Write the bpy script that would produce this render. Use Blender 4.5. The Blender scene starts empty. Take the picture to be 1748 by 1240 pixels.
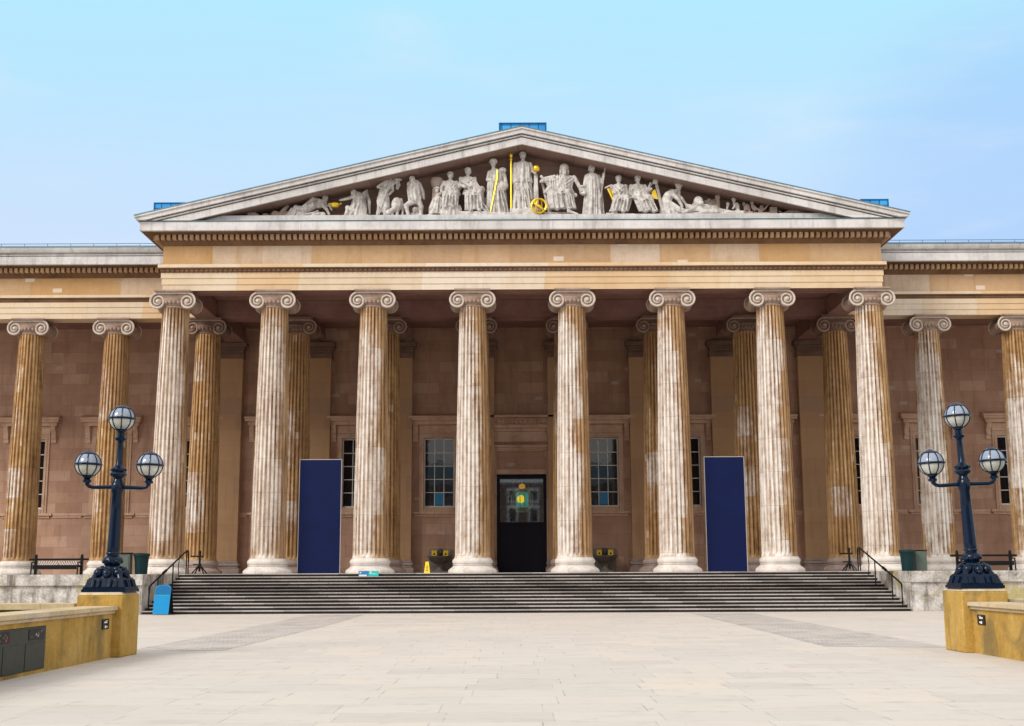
import bpy, math, random
from math import sin, cos, pi, radians, sqrt, atan2, hypot
from mathutils import Vector, Matrix
random.seed(7)
S = bpy.context.scene
COL = S.collection

# ------------------------------------------------------------------ mesh builder
class MB:
    def __init__(s): s.v = []; s.f = []; s.m = []
    def add(s, vs, fs, m=0):
        o = len(s.v); s.v += [tuple(p) for p in vs]
        for f in fs: s.f.append(tuple(i + o for i in f)); s.m.append(m)
    def box(s, x0, x1, y0, y1, z0, z1, m=0):
        s.add([(x0,y0,z0),(x1,y0,z0),(x1,y1,z0),(x0,y1,z0),(x0,y0,z1),(x1,y0,z1),(x1,y1,z1),(x0,y1,z1)],
              [(0,3,2,1),(4,5,6,7),(0,1,5,4),(1,2,6,5),(2,3,7,6),(3,0,4,7)], m)
    def lathe(s, prof, n=32, c=(0,0,0), axis='z', m=0, caps=True, a0=0.0):
        vs = []; fs = []
        for r, h in prof:
            for i in range(n):
                a = a0 + 2*pi*i/n
                if axis == 'z': vs.append((c[0]+r*cos(a), c[1]+r*sin(a), c[2]+h))
                elif axis == 'y': vs.append((c[0]+r*cos(a), c[1]-h, c[2]+r*sin(a)))
                else: vs.append((c[0]+h, c[1]+r*cos(a), c[2]+r*sin(a)))
        k = len(prof)
        for j in range(k-1):
            for i in range(n):
                fs.append((j*n+i, j*n+(i+1)%n, (j+1)*n+(i+1)%n, (j+1)*n+i))
        if caps:
            fs.append(tuple(reversed(range(n)))); fs.append(tuple((k-1)*n+i for i in range(n)))
        s.add(vs, fs, m)
    def sphere(s, c, r, n=16, k=8, sc=(1,1,1), m=0):
        prof = []
        vs = []; fs = []
        for j in range(1, k):
            t = pi*j/k
            for i in range(n):
                a = 2*pi*i/n
                vs.append((c[0]+r*sc[0]*sin(t)*cos(a), c[1]+r*sc[1]*sin(t)*sin(a), c[2]-r*sc[2]*cos(t)))
        b = len(vs); vs.append((c[0],c[1],c[2]-r*sc[2])); vs.append((c[0],c[1],c[2]+r*sc[2]))
        for j in range(k-2):
            for i in range(n): fs.append((j*n+i, j*n+(i+1)%n, (j+1)*n+(i+1)%n, (j+1)*n+i))
        for i in range(n):
            fs.append((b, (i+1)%n, i)); fs.append((b+1, (k-2)*n+i, (k-2)*n+(i+1)%n))
        s.add(vs, fs, m)
    def tube(s, pts, rad, n=8, m=0, closed=False, caps=True):
        pts = [Vector(p) for p in pts]; L = len(pts)
        if not hasattr(rad, '__len__'): rad = [rad]*L
        vs = []; fs = []; up = None
        for i, p in enumerate(pts):
            if closed: t = pts[(i+1)%L]-pts[i-1]
            else: t = pts[min(i+1,L-1)]-pts[max(i-1,0)]
            if t.length < 1e-9: t = Vector((0,0,1))
            t.normalize()
            if up is None:
                up = Vector((0,0,1)) if abs(t.z) < .9 else Vector((1,0,0))
            up = (up - t*up.dot(t))
            if up.length < 1e-6: up = t.orthogonal()
            up.normalize(); b = t.cross(up)
            for j in range(n):
                a = 2*pi*j/n
                vs.append(p + (up*cos(a)+b*sin(a))*rad[i])
        K = L if closed else L-1
        for i in range(K):
            for j in range(n):
                a = i*n; b_ = ((i+1)%L)*n
                fs.append((a+j, a+(j+1)%n, b_+(j+1)%n, b_+j))
        if caps and not closed:
            fs.append(tuple(reversed(range(n)))); fs.append(tuple((L-1)*n+j for j in range(n)))
        s.add(vs, fs, m)
    def prism_xz(s, poly, y0, y1, m=0):
        n = len(poly)
        vs = [(x,y0,z) for x,z in poly]+[(x,y1,z) for x,z in poly]
        fs = [tuple(range(n)), tuple(reversed(range(n,2*n)))]
        fs += [((i+1)%n, i, n+i, n+(i+1)%n) for i in range(n)]
        s.add(vs, fs, m)
    def prism_yz(s, poly, x0, x1, m=0):
        n = len(poly)
        vs = [(x0,y,z) for y,z in poly]+[(x1,y,z) for y,z in poly]
        fs = [tuple(range(n)), tuple(reversed(range(n,2*n)))]
        fs += [((i+1)%n, i, n+i, n+(i+1)%n) for i in range(n)]
        s.add(vs, fs, m)
    def prism_xy(s, poly, z0, z1, m=0):
        n = len(poly)
        vs = [(x,y,z0) for x,y in poly]+[(x,y,z1) for x,y in poly]
        fs = [tuple(reversed(range(n))), tuple(range(n,2*n))]
        fs += [(i, (i+1)%n, n+(i+1)%n, n+i) for i in range(n)]
        s.add(vs, fs, m)
    def ring(s, prof, x0, x1, yf, yb, m=0):
        """mitred sweep of profile [(outward offset, z)] round the left, front and right sides"""
        vs = []; fs = []; n = len(prof)
        for k in range(4):
            for o, z in prof:
                vs.append([(x0-o,yb,z),(x0-o,yf-o,z),(x1+o,yf-o,z),(x1+o,yb,z)][k])
        for k in range(3):
            for j in range(n-1):
                fs.append((k*n+j, (k+1)*n+j, (k+1)*n+j+1, k*n+j+1))
        s.add(vs, fs, m)
    def build(s, name, mats, parent=None, sharp=35, bevel=0, origin=None):
        me = bpy.data.meshes.new(name)
        vs = s.v
        if origin: vs = [(a-origin[0], b-origin[1], c-origin[2]) for a,b,c in vs]
        me.from_pydata(vs, [], s.f); me.update()
        if not isinstance(mats, (list,tuple)): mats = [mats]
        for mt in mats: me.materials.append(mt)
        if len(mats) > 1: me.polygons.foreach_set('material_index', s.m)
        import bmesh
        bm = bmesh.new(); bm.from_mesh(me); bmesh.ops.recalc_face_normals(bm, faces=bm.faces); bm.to_mesh(me); bm.free()
        me.shade_smooth(); me.set_sharp_from_angle(angle=radians(sharp))
        o = bpy.data.objects.new(name, me); COL.objects.link(o)
        if origin: o.location = origin
        if parent: setparent(o, parent)
        if bevel:
            b = o.modifiers.new('bevel','BEVEL'); b.width = bevel; b.segments = 2; b.limit_method = 'ANGLE'; b.angle_limit = radians(40)
        return o

def world_loc(o):
    v = Vector(o.location)
    while o.parent: o = o.parent; v = v + Vector(o.location)
    return v
def setparent(o, p):
    o.parent = p; o.location = Vector(o.location) - world_loc(p)
def empty(name, loc=(0,0,0)):
    o = bpy.data.objects.new(name, None); COL.objects.link(o); o.location = loc; o.empty_display_size = .2
    return o
def tag(o, label=None, cat=None, group=None, kind=None):
    if label: o['label'] = label
    if cat: o['category'] = cat
    if group: o['group'] = group
    if kind: o['kind'] = kind
    return o
def copy_tree(o, parent=None):
    c = o.copy(); COL.objects.link(c); c.parent = parent
    for ch in list(o.children): copy_tree(ch, c)
    return c

# ------------------------------------------------------------------ materials
class NT:
    def __init__(s, name):
        s.mat = bpy.data.materials.new(name); s.mat.use_nodes = True
        s.t = s.mat.node_tree; s.t.nodes.clear()
        s.out = s.t.nodes.new('ShaderNodeOutputMaterial')
        s.b = s.t.nodes.new('ShaderNodeBsdfPrincipled'); s.t.links.new(s.b.outputs[0], s.out.inputs[0])
    def n(s, ty, **kw):
        nd = s.t.nodes.new('ShaderNode'+ty)
        for k, v in kw.items(): setattr(nd, k, v)
        return nd
    def set(s, sock, v):
        if isinstance(v, bpy.types.NodeSocket): s.t.links.new(v, sock)
        elif v is not None:
            if hasattr(sock.default_value, '__len__') and len(sock.default_value) == 4 and len(v) == 3: v = (*v, 1)
            sock.default_value = v
    def math(s, op, a, b=None, c=None, clamp=False):
        nd = s.n('Math', operation=op, use_clamp=clamp)
        for i, x in enumerate((a,b,c)):
            if x is not None: s.set(nd.inputs[i], x)
        return nd.outputs[0]
    def mix(s, fac, a, b, blend='MIX'):
        nd = s.n('Mix', data_type='RGBA', blend_type=blend)
        s.set(nd.inputs['Factor'], fac); s.set(nd.inputs[6], a); s.set(nd.inputs[7], b)
        return nd.outputs[2]
    def ramp(s, fac, stops):
        nd = s.n('ValToRGB'); el = nd.color_ramp.elements
        while len(el) < len(stops): el.new(.5)
        for e, (p, c) in zip(el, stops):
            e.position = p; e.color = (*c, 1) if len(c) == 3 else c
        s.set(nd.inputs[0], fac); return nd.outputs[0]
    def step(s, x, a, b):
        nd = s.n('MapRange', interpolation_type='SMOOTHSTEP')
        s.set(nd.inputs[0], x); s.set(nd.inputs[1], a); s.set(nd.inputs[2], b); return nd.outputs[0]
    def noise(s, vec, scale, detail=5, rough=.55, dist=0):
        nd = s.n('TexNoise'); s.set(nd.inputs['Vector'], vec)
        nd.inputs['Scale'].default_value = scale; nd.inputs['Detail'].default_value = detail
        nd.inputs['Roughness'].default_value = rough; nd.inputs['Distortion'].default_value = dist
        return nd.outputs['Fac']
    def obj(s):
        return s.n('TexCoord').outputs['Object']
    def sep(s, v):
        nd = s.n('SeparateXYZ'); s.set(nd.inputs[0], v); return nd.outputs
    def comb(s, x, y, z):
        nd = s.n('CombineXYZ')
        for i, q in enumerate((x,y,z)): s.set(nd.inputs[i], q)
        return nd.outputs[0]
    def scale(s, v, sc):
        nd = s.n('Mapping'); s.set(nd.inputs[0], v); nd.inputs['Scale'].default_value = sc; return nd.outputs[0]
    def bump(s, h, strength=.3, dist=.02, normal=None):
        nd = s.n('Bump'); s.set(nd.inputs['Height'], h); nd.inputs['Strength'].default_value = strength; nd.inputs['Distance'].default_value = dist
        if normal is not None: s.set(nd.inputs['Normal'], normal)
        return nd.outputs[0]
    def fin(s, color=None, rough=.8, normal=None, metal=0, spec=.3, **kw):
        if color is not None: s.set(s.b.inputs['Base Color'], color)
        s.set(s.b.inputs['Roughness'], rough); s.b.inputs['Metallic'].default_value = metal
        s.b.inputs['Specular IOR Level'].default_value = spec
        if normal is not None: s.set(s.b.inputs['Normal'], normal)
        for k, v in kw.items(): s.set(s.b.inputs[k.replace('_',' ')], v)
        return s.mat

def stone(name, cols, scale=.5, block=None, btint=None, bamt=.5, mortar=.015, mdark=.45, streak=.0, streakcol=(.08,.06,.05),
          patch=None, pcol=(.7,.68,.62), pth=(.60,.66), fine=.18, bump=.25, rough=.85, rowoff=.5, vert=False, spk=0, spkcol=(.58,.50,.45)):
    T = NT(name); o = T.obj(); x, y, z = T.sep(o)
    u = T.math('ADD', x, y)
    n1 = T.noise(o, scale, 7, .6); n2 = T.noise(o, scale*6, 5, .6); n3 = T.noise(o, 26, 4, .7)
    f = T.math('ADD', T.math('MULTIPLY', n1, .7), T.math('MULTIPLY', n2, .3))
    k = len(cols)
    c = T.ramp(f, [(.34+.32*i/(k-1), cols[i]) for i in range(k)])
    h = T.math('MULTIPLY', n3, .5)
    if block:
        br = T.n('TexBrick'); br.offset = rowoff; br.squash = 1
        T.set(br.inputs['Vector'], T.comb(u, z, 0.0) if not vert else T.comb(x, y, 0.0))
        br.inputs['Color1'].default_value = (0,0,0,1); br.inputs['Color2'].default_value = (1,1,1,1); br.inputs['Mortar'].default_value = (.5,.5,.5,1)
        br.inputs['Scale'].default_value = 1; br.inputs['Brick Width'].default_value = block[0]; br.inputs['Row Height'].default_value = block[1]
        br.inputs['Mortar Size'].default_value = mortar; br.inputs['Mortar Smooth'].default_value = .3; br.inputs['Bias'].default_value = 0
        bc = T.sep(br.outputs['Color'])[0]
        if btint is not None:
            for i, tcol in enumerate(btint):
                lo = i/len(btint)
                w = T.math('MULTIPLY', T.math('MULTIPLY', T.math('GREATER_THAN', bc, lo), T.math('LESS_THAN', bc, lo+1/len(btint)+.001)), bamt)
                w = T.math('MULTIPLY', w, T.math('ADD', .55, T.math('MULTIPLY', n2, .9)), clamp=True)
                c = T.mix(w, c, tcol)
        c = T.mix(T.math('MULTIPLY', br.outputs['Fac'], mdark), c, (.05,.04,.035))
        h = T.math('SUBTRACT', h, T.math('MULTIPLY', br.outputs['Fac'], 1.2))
    if streak:
        sn = T.noise(T.comb(T.math('MULTIPLY', x, 1.0), T.math('MULTIPLY', y, 1.0), T.math('MULTIPLY', z, .12)), 3.0, 6, .65)
        c = T.mix(T.math('MULTIPLY', T.step(sn, .48, .72), streak), c, streakcol)
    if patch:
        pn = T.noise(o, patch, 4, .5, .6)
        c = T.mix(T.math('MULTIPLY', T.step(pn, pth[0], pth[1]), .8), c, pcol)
    if spk:
        vo = T.n('TexVoronoi', feature='F1', distance='CHEBYCHEV'); T.set(vo.inputs['Vector'], T.comb(u, T.math('MULTIPLY', z, 2.2), 0.0)); vo.inputs['Scale'].default_value = .42
        vo.inputs['Randomness'].default_value = 1
        e = T.math('LESS_THAN', vo.outputs['Distance'], spk)
        c = T.mix(T.math('MULTIPLY', e, .6), c, spkcol)
    c = T.mix(fine, c, T.mix(1.0, c, T.ramp(n3, [(.3,(.45,.45,.45)),(.7,(1.5,1.5,1.5))]), 'MULTIPLY'))
    return T.fin(c, rough, T.bump(h, bump, .02))

def plain(name, col, rough=.5, metal=0, spec=.5, var=.15, vs=8, bump=0, **kw):
    T = NT(name); o = T.obj(); n = T.noise(o, vs, 4, .6)
    c = T.mix(n, tuple(a*(1-var) for a in col), tuple(min(1,a*(1+var)) for a in col))
    r = T.math('ADD', rough-.08, T.math('MULTIPLY', T.noise(o, vs*3, 3), .16))
    return T.fin(c, r, T.bump(n, bump, .01) if bump else None, metal, spec, **kw)

M = {}
M['entab'] = stone('stone_entablature', [(.40,.245,.125),(.51,.335,.195),(.58,.43,.30)], .55, (2.35,9.0), [(.52,.29,.10),(.60,.48,.37),(.56,.365,.20),(.47,.31,.19),(.66,.57,.49),(.53,.35,.21)], .55, .008, .25, .35, (.42,.22,.07), spk=.10, spkcol=(.80,.74,.66), fine=.2, bump=.15, rowoff=0)
M['arch'] = stone('stone_architrave', [(.54,.40,.25),(.65,.51,.36),(.72,.61,.48)], .5, (2.9,9.0), [(.68,.56,.43),(.76,.69,.61),(.66,.43,.23),(.70,.53,.34),(.70,.62,.52),(.72,.58,.42)], .55, .006, .2, .25, (.5,.34,.15), fine=.2, bump=.12, rowoff=0)
M['cornice'] = stone('stone_cornice', [(.38,.36,.355),(.58,.56,.555),(.70,.68,.68)], .7, (1.9,9), [(.55,.53,.52),(.73,.71,.71),(.62,.60,.60)], .4, .008, .3, .4, (.16,.14,.14), fine=.25, bump=.15, rowoff=0)
M['bed'] = stone('stained_shaded_bed_moulding', [(.10,.05,.026),(.16,.085,.045),(.20,.115,.065)], .8, fine=.3)  # brown stain, darkened further to paint in the shade under the cornice
M['dentil'] = stone('stone_dentils', [(.34,.20,.10),(.46,.29,.16),(.55,.38,.24)], .8, (1.3,9), [(.60,.42,.24),(.42,.26,.15),(.48,.33,.24)], .6, .004, .2, fine=.3, rowoff=0)
M['wall'] = stone('stone_back_wall', [(.38,.215,.145),(.50,.305,.22),(.60,.395,.30)], .35, (1.5,.62), [(.50,.305,.21),(.34,.19,.135),(.44,.255,.18),(.62,.42,.31),(.40,.235,.165)], .38, .008, .35, .35, (.2,.11,.075), fine=.22, bump=.15, spk=.085)
M['pil'] = stone('stone_pilaster', [(.40,.24,.14),(.52,.325,.195),(.58,.39,.245)], .5, (6,.9), [(.48,.29,.15),(.36,.225,.15),(.44,.26,.14)], .6, .005, .2, .22, (.18,.10,.06), fine=.22)
M['soffit'] = stone('stone_soffit', [(.20,.10,.08),(.26,.14,.115),(.31,.18,.15)], .5, fine=.2)
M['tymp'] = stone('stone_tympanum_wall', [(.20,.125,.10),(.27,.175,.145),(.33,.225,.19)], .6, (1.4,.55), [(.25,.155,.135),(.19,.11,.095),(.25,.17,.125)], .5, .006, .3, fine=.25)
M['base'] = stone('stone_column_base', [(.52,.46,.42),(.68,.63,.59),(.76,.72,.69)], 1.2, streak=.3, streakcol=(.36,.27,.2), fine=.25)
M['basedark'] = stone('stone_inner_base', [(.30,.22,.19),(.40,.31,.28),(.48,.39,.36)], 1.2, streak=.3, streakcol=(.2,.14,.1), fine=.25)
M['capedge'] = stone('lit_volute_edge', [(.48,.39,.33),(.58,.50,.44),(.66,.60,.55)], 1.4, fine=.3)  # spiral edges painted paler as highlights against the darker capital
M['capedgedark'] = stone('inner_volute_edge', [(.26,.17,.13),(.32,.22,.17),(.38,.28,.22)], 1.4, fine=.3)  # inner spirals carry the same painted highlight, dimmer
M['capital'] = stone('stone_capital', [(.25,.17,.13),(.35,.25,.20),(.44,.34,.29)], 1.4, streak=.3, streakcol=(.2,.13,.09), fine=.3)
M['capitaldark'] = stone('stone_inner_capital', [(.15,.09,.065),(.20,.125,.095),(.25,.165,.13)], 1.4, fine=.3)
M['statue'] = stone('carved_marble', [(.27,.235,.22),(.58,.55,.53),(.76,.74,.725)], 3.4, streak=.8, streakcol=(.17,.13,.11), fine=.2, patch=1.1, pcol=(.42,.33,.25), pth=(.66,.75))
M['statuedark'] = stone('carved_brown_stone', [(.30,.22,.18),(.38,.30,.26),(.46,.38,.34)], 2.2, fine=.25)
M['podium'] = stone('podium_render', [(.17,.15,.125),(.47,.44,.41),(.70,.68,.66)], 2.2, streak=.9, streakcol=(.13,.11,.085), patch=.75, pcol=(.40,.33,.11), pth=(.56,.66), fine=.4)
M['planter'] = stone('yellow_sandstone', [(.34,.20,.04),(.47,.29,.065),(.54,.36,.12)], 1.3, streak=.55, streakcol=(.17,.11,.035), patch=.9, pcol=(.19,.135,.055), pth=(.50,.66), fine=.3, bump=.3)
M['coping'] = stone('sandstone_coping', [(.45,.33,.18),(.56,.45,.30),(.64,.55,.42)], 1.5, (1.1,3), [(.6,.46,.26),(.5,.38,.22),(.62,.52,.38)], .5, .006, .4, fine=.3, streak=.3, streakcol=(.22,.16,.08), rowoff=0)
M['floor'] = stone('pale_portico_floor', [(.56,.50,.44),(.64,.58,.52),(.70,.64,.58)], .6, (1.2,.9), [(.6,.54,.48),(.68,.62,.55)], .4, .008, .4, vert=True)
M['riser'] = stone('shaded_step_riser', [(.016,.014,.015),(.028,.024,.025),(.045,.038,.036)], 1.2, (1.7,5), [(.018,.016,.019),(.04,.033,.031)], .5, .01, .5, fine=.3, rowoff=0)  # near-black puts the shade under the nosings into the riser colour
M['nosing'] = stone('pale_step_edge', [(.30,.27,.25),(.42,.39,.37),(.52,.49,.47)], 1.2, (1.7,5), [(.28,.25,.23),(.52,.48,.46)], .5, .012, .6, fine=.3, rowoff=0)  # step edges and treads coloured paler than the risers

def shaft_mat(name):
    T = NT(name); o = T.obj(); x, y, z = T.sep(o)
    oi = T.n('ObjectInfo'); cr = T.sep(oi.outputs['Color']); W = cr[0]; B = cr[1]; seed = T.math('MULTIPLY', oi.outputs['Random'], 37.0)
    p = T.comb(T.math('ADD', x, seed), y, z)
    pst = T.comb(T.math('ADD', x, seed), y, T.math('MULTIPLY', z, .10))
    s1 = T.noise(pst, 4.5, 6, .62); s2 = T.noise(p, .55, 6, .6); s3 = T.noise(p, 3.2, 5, .65); s4 = T.noise(T.comb(T.math('ADD', x, seed), y, T.math('MULTIPLY', z, .3)), 9, 4, .7)
    oc = T.ramp(T.math('ADD', T.math('MULTIPLY', s1, .65), T.math('MULTIPLY', s3, .35)), [(.36,(.20,.105,.045)),(.47,(.41,.24,.105)),(.56,(.53,.335,.155)),(.66,(.61,.44,.25))])
    # drums of slightly different stone
    dz = T.math('FLOOR', T.math('DIVIDE', T.math('ADD', z, T.math('MULTIPLY', seed, .13)), 1.55))
    wn = T.n('TexWhiteNoise', noise_dimensions='2D'); T.set(wn.inputs['Vector'], T.comb(dz, seed, 0.0))
    oc = T.mix(T.math('MULTIPLY', wn.outputs['Value'], .4), oc, (.36,.20,.11))
    oc = T.mix(cr[2], oc, T.ramp(s1, [(.36,(.20,.115,.06)),(.5,(.40,.25,.14)),(.64,(.57,.40,.26))]))
    # rain-washed pale stone, mostly on the weather side
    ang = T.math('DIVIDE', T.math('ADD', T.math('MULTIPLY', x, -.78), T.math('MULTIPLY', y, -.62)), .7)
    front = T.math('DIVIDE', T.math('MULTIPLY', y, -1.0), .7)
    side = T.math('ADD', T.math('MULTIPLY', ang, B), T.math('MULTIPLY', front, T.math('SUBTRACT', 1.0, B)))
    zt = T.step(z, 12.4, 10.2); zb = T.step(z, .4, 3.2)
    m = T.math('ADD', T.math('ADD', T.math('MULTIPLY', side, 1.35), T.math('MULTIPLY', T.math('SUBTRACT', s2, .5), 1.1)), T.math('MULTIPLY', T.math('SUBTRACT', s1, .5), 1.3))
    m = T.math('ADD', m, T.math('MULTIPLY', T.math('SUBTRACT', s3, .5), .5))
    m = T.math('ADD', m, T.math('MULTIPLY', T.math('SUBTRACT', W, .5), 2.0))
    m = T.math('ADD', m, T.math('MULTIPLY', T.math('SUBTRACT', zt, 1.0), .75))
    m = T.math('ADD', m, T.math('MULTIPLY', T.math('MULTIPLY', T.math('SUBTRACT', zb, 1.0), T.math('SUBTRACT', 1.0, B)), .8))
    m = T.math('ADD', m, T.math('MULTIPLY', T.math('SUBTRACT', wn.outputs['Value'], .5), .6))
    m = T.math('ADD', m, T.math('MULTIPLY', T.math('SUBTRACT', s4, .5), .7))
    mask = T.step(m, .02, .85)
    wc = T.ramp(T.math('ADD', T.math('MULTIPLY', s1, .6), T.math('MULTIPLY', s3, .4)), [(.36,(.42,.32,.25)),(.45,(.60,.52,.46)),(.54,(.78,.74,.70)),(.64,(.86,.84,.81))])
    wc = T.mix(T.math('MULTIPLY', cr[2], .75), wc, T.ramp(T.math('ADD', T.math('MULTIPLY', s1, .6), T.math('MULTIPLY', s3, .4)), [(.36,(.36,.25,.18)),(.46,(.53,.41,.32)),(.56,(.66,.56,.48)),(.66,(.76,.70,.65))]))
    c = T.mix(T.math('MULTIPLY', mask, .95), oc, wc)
    # small mortar repairs and drum joints
    fr = T.math('FRACT', T.math('DIVIDE', T.math('ADD', z, T.math('MULTIPLY', seed, .13)), 1.55))
    j = T.math('LESS_THAN', fr, .012)
    c = T.mix(T.math('MULTIPLY', j, .4), c, (.1,.06,.03))
    vo = T.n('TexVoronoi', feature='F1', distance='CHEBYCHEV'); T.set(vo.inputs['Vector'], T.comb(T.math('ADD', x, seed), y, T.math('MULTIPLY', z, .5))); vo.inputs['Scale'].default_value = 1.1
    c = T.mix(T.math('MULTIPLY', T.math('LESS_THAN', vo.outputs['Distance'], .1), .6), c, (.7,.6,.48))
    h = T.math('ADD', T.math('MULTIPLY', s3, .6), T.math('MULTIPLY', T.noise(p, 24, 4, .7), .4))
    return T.fin(c, .85, T.bump(h, .3, .025))
M['shaft'] = shaft_mat('weathered_fluted_stone')

def paving():
    T = NT('pale_paving'); o = T.obj(); x, y, z = T.sep(o)
    br = T.n('TexBrick'); br.offset = .43; br.squash = 1; br.squash_frequency = 2
    wn = T.n('TexWhiteNoise', noise_dimensions='1D'); T.set(wn.inputs['W'], T.math('FLOOR', T.math('DIVIDE', y, .92))); wx = T.math('MULTIPLY', wn.outputs['Value'], .8)
    T.set(br.inputs['Vector'], T.comb(T.math('ADD', x, wx), y, 0.0))
    br.inputs['Color1'].default_value = (0,0,0,1); br.inputs['Color2'].default_value = (1,1,1,1); br.inputs['Mortar'].default_value = (.5,.5,.5,1)
    br.inputs['Scale'].default_value = 1; br.inputs['Brick Width'].default_value = 1.22; br.inputs['Row Height'].default_value = .92
    br.inputs['Mortar Size'].default_value = .011; br.inputs['Mortar Smooth'].default_value = .4; br.inputs['Bias'].default_value = 0
    bc = T.sep(br.outputs['Color'])[0]
    n1 = T.noise(o, .22, 6, .6); n2 = T.noise(o, 2.4, 6, .65); n3 = T.noise(o, 40, 3, .7)
    c = T.ramp(bc, [(0,(.57,.52,.475)),(.3,(.63,.58,.535)),(.55,(.64,.58,.52)),(.8,(.59,.545,.51)),(1,(.67,.595,.52))])
    c = T.mix(T.math('MULTIPLY', T.step(n1, .42, .66), .35), c, (.56,.52,.49))
    c = T.mix(T.math('MULTIPLY', T.step(n2, .52, .72), .38), c, (.44,.395,.355))
    st = T.noise(T.scale(o, (.55,1.6,1)), 1.1, 6, .65)
    c = T.mix(T.math('MULTIPLY', T.step(st, .54, .70), .4), c, (.42,.385,.36))
    gap = T.math('MULTIPLY', br.outputs['Fac'], T.math('ADD', .14, T.math('MULTIPLY', T.step(n2, .40, .66), .55)))
    c = T.mix(gap, c, (.26,.22,.19))
    vo = T.n('TexVoronoi', feature='F1'); T.set(vo.inputs['Vector'], o); vo.inputs['Scale'].default_value = 1.3
    c = T.mix(T.math('MULTIPLY', T.math('LESS_THAN', vo.outputs['Distance'], .05), .6), c, (.17,.15,.135))
    c = T.mix(.15, c, T.mix(1.0, c, T.ramp(n3, [(.3,(.6,.6,.6)),(.7,(1.35,1.35,1.35))]), 'MULTIPLY'))
    h = T.math('SUBTRACT', T.math('MULTIPLY', n3, .3), br.outputs['Fac'])
    return T.fin(c, T.math('ADD', .55, T.math('MULTIPLY', n2, .3)), T.bump(h, .25, .01), spec=.35)
M['paving'] = paving()
def setts():
    T = NT('grey_setts'); o = T.obj(); x, y, z = T.sep(o)
    br = T.n('TexBrick'); T.set(br.inputs['Vector'], T.comb(x, y, 0.0))
    br.inputs['Color1'].default_value = (.41,.375,.36,1); br.inputs['Color2'].default_value = (.57,.525,.50,1); br.inputs['Mortar'].default_value = (.32,.285,.27,1)
    br.inputs['Scale'].default_value = 1; br.inputs['Brick Width'].default_value = .32; br.inputs['Row Height'].default_value = .24; br.inputs['Mortar Size'].default_value = .022
    n = T.noise(o, .8, 5)
    c = T.mix(T.math('MULTIPLY', T.step(n, .38, .62), .75), br.outputs['Color'], (.56,.51,.47))
    return T.fin(c, .8, T.bump(T.math('SUBTRACT', T.noise(o, 9, 4), br.outputs['Fac']), .5, .02))
M['setts'] = setts()
M['grass'] = plain('lawn_grass', (.06,.10,.03), .9, var=.5, vs=12)
M['iron'] = plain('navy_black_paint', (.002,.010,.030), .17, 0, .28, .3, 6, .1)
M['black'] = plain('black_iron', (.006,.006,.008), .4, 0, .2, .3)
M['navy'] = plain('navy_board', (.003,.009,.058), .55, 0, .15, .3, 1.2)
M['boardedge'] = plain('pale_board_edge', (.42,.40,.38), .6)
M['gold'] = plain('gilding', (.95,.62,.06), .32, .75, .5, .15)
M['brightblue'] = plain('blue_plastic', (.0,.235,.54), .45, 0, .2, .12)
M['deepblue'] = plain('blue_plastic_header', (.0,.125,.32), .45, 0, .2, .12)
M['teal'] = plain('teal_plastic', (.01,.52,.52), .4)
M['stickerblue'] = plain('sticker_blue', (.015,.22,.48), .4)
M['white'] = plain('white_paint', (.78,.78,.78), .45, var=.06)
M['lead'] = plain('blue_grey_lead', (.10,.22,.30), .5, .3, .5, .3, 2)
M['yellow'] = plain('yellow_plastic', (.85,.60,.015), .4, var=.06)
M['bingrey'] = plain('olive_grey_metal', (.034,.040,.031), .45, 0, .25, .2, 2)
M['binteal'] = plain('dark_teal_bin', (.005,.028,.031), .4, 0, .2)
M['cabinet'] = plain('grey_green_panel', (.10,.13,.11), .5, 0, .2)
M['red'] = plain('red_print', (.55,.02,.03), .5)
M['greystone'] = stone('grey_fountain_stone', [(.19,.165,.15),(.26,.23,.21),(.32,.29,.27)], 2, fine=.3)
M['darkstone'] = stone('dark_basin_stone', [(.09,.075,.07),(.13,.11,.10),(.18,.15,.14)], 3, fine=.3)
M['winframe'] = plain('grey_white_glazing_bar', (.75,.75,.74), .5)
M['trimstone'] = stone('dressed_stone_trim', [(.50,.31,.215),(.63,.42,.30),(.71,.51,.39)], .8, streak=.3, streakcol=(.25,.16,.12), fine=.25)
M['doorframe'] = plain('black_door_paint', (.011,.0095,.021), .5, 0, .2)
def mesh_sheet():
    T = NT('blue_scaffold_sheet'); o = T.obj(); x, y, z = T.sep(o)
    br = T.n('TexBrick'); br.offset = 0; T.set(br.inputs['Vector'], T.comb(x, z, 0.0)); br.inputs['Scale'].default_value = 1
    br.inputs['Brick Width'].default_value = .45; br.inputs['Row Height'].default_value = .3; br.inputs['Mortar Size'].default_value = .03
    br.inputs['Color1'].default_value = (.02,.26,.66,1); br.inputs['Color2'].default_value = (.05,.38,.78,1); br.inputs['Mortar'].default_value = (.01,.09,.25,1)
    return T.fin(br.outputs['Color'], .5)
M['sheet'] = mesh_sheet()
def glass_dark():
    T = NT('old_window_glass'); o = T.obj()
    n = T.noise(o, 1.3, 3, .5, .4)
    return T.fin((.012,.014,.018), .04, T.bump(n, .04, .06), 0, .5, IOR=1.7)
M['pane'] = glass_dark()
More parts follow.
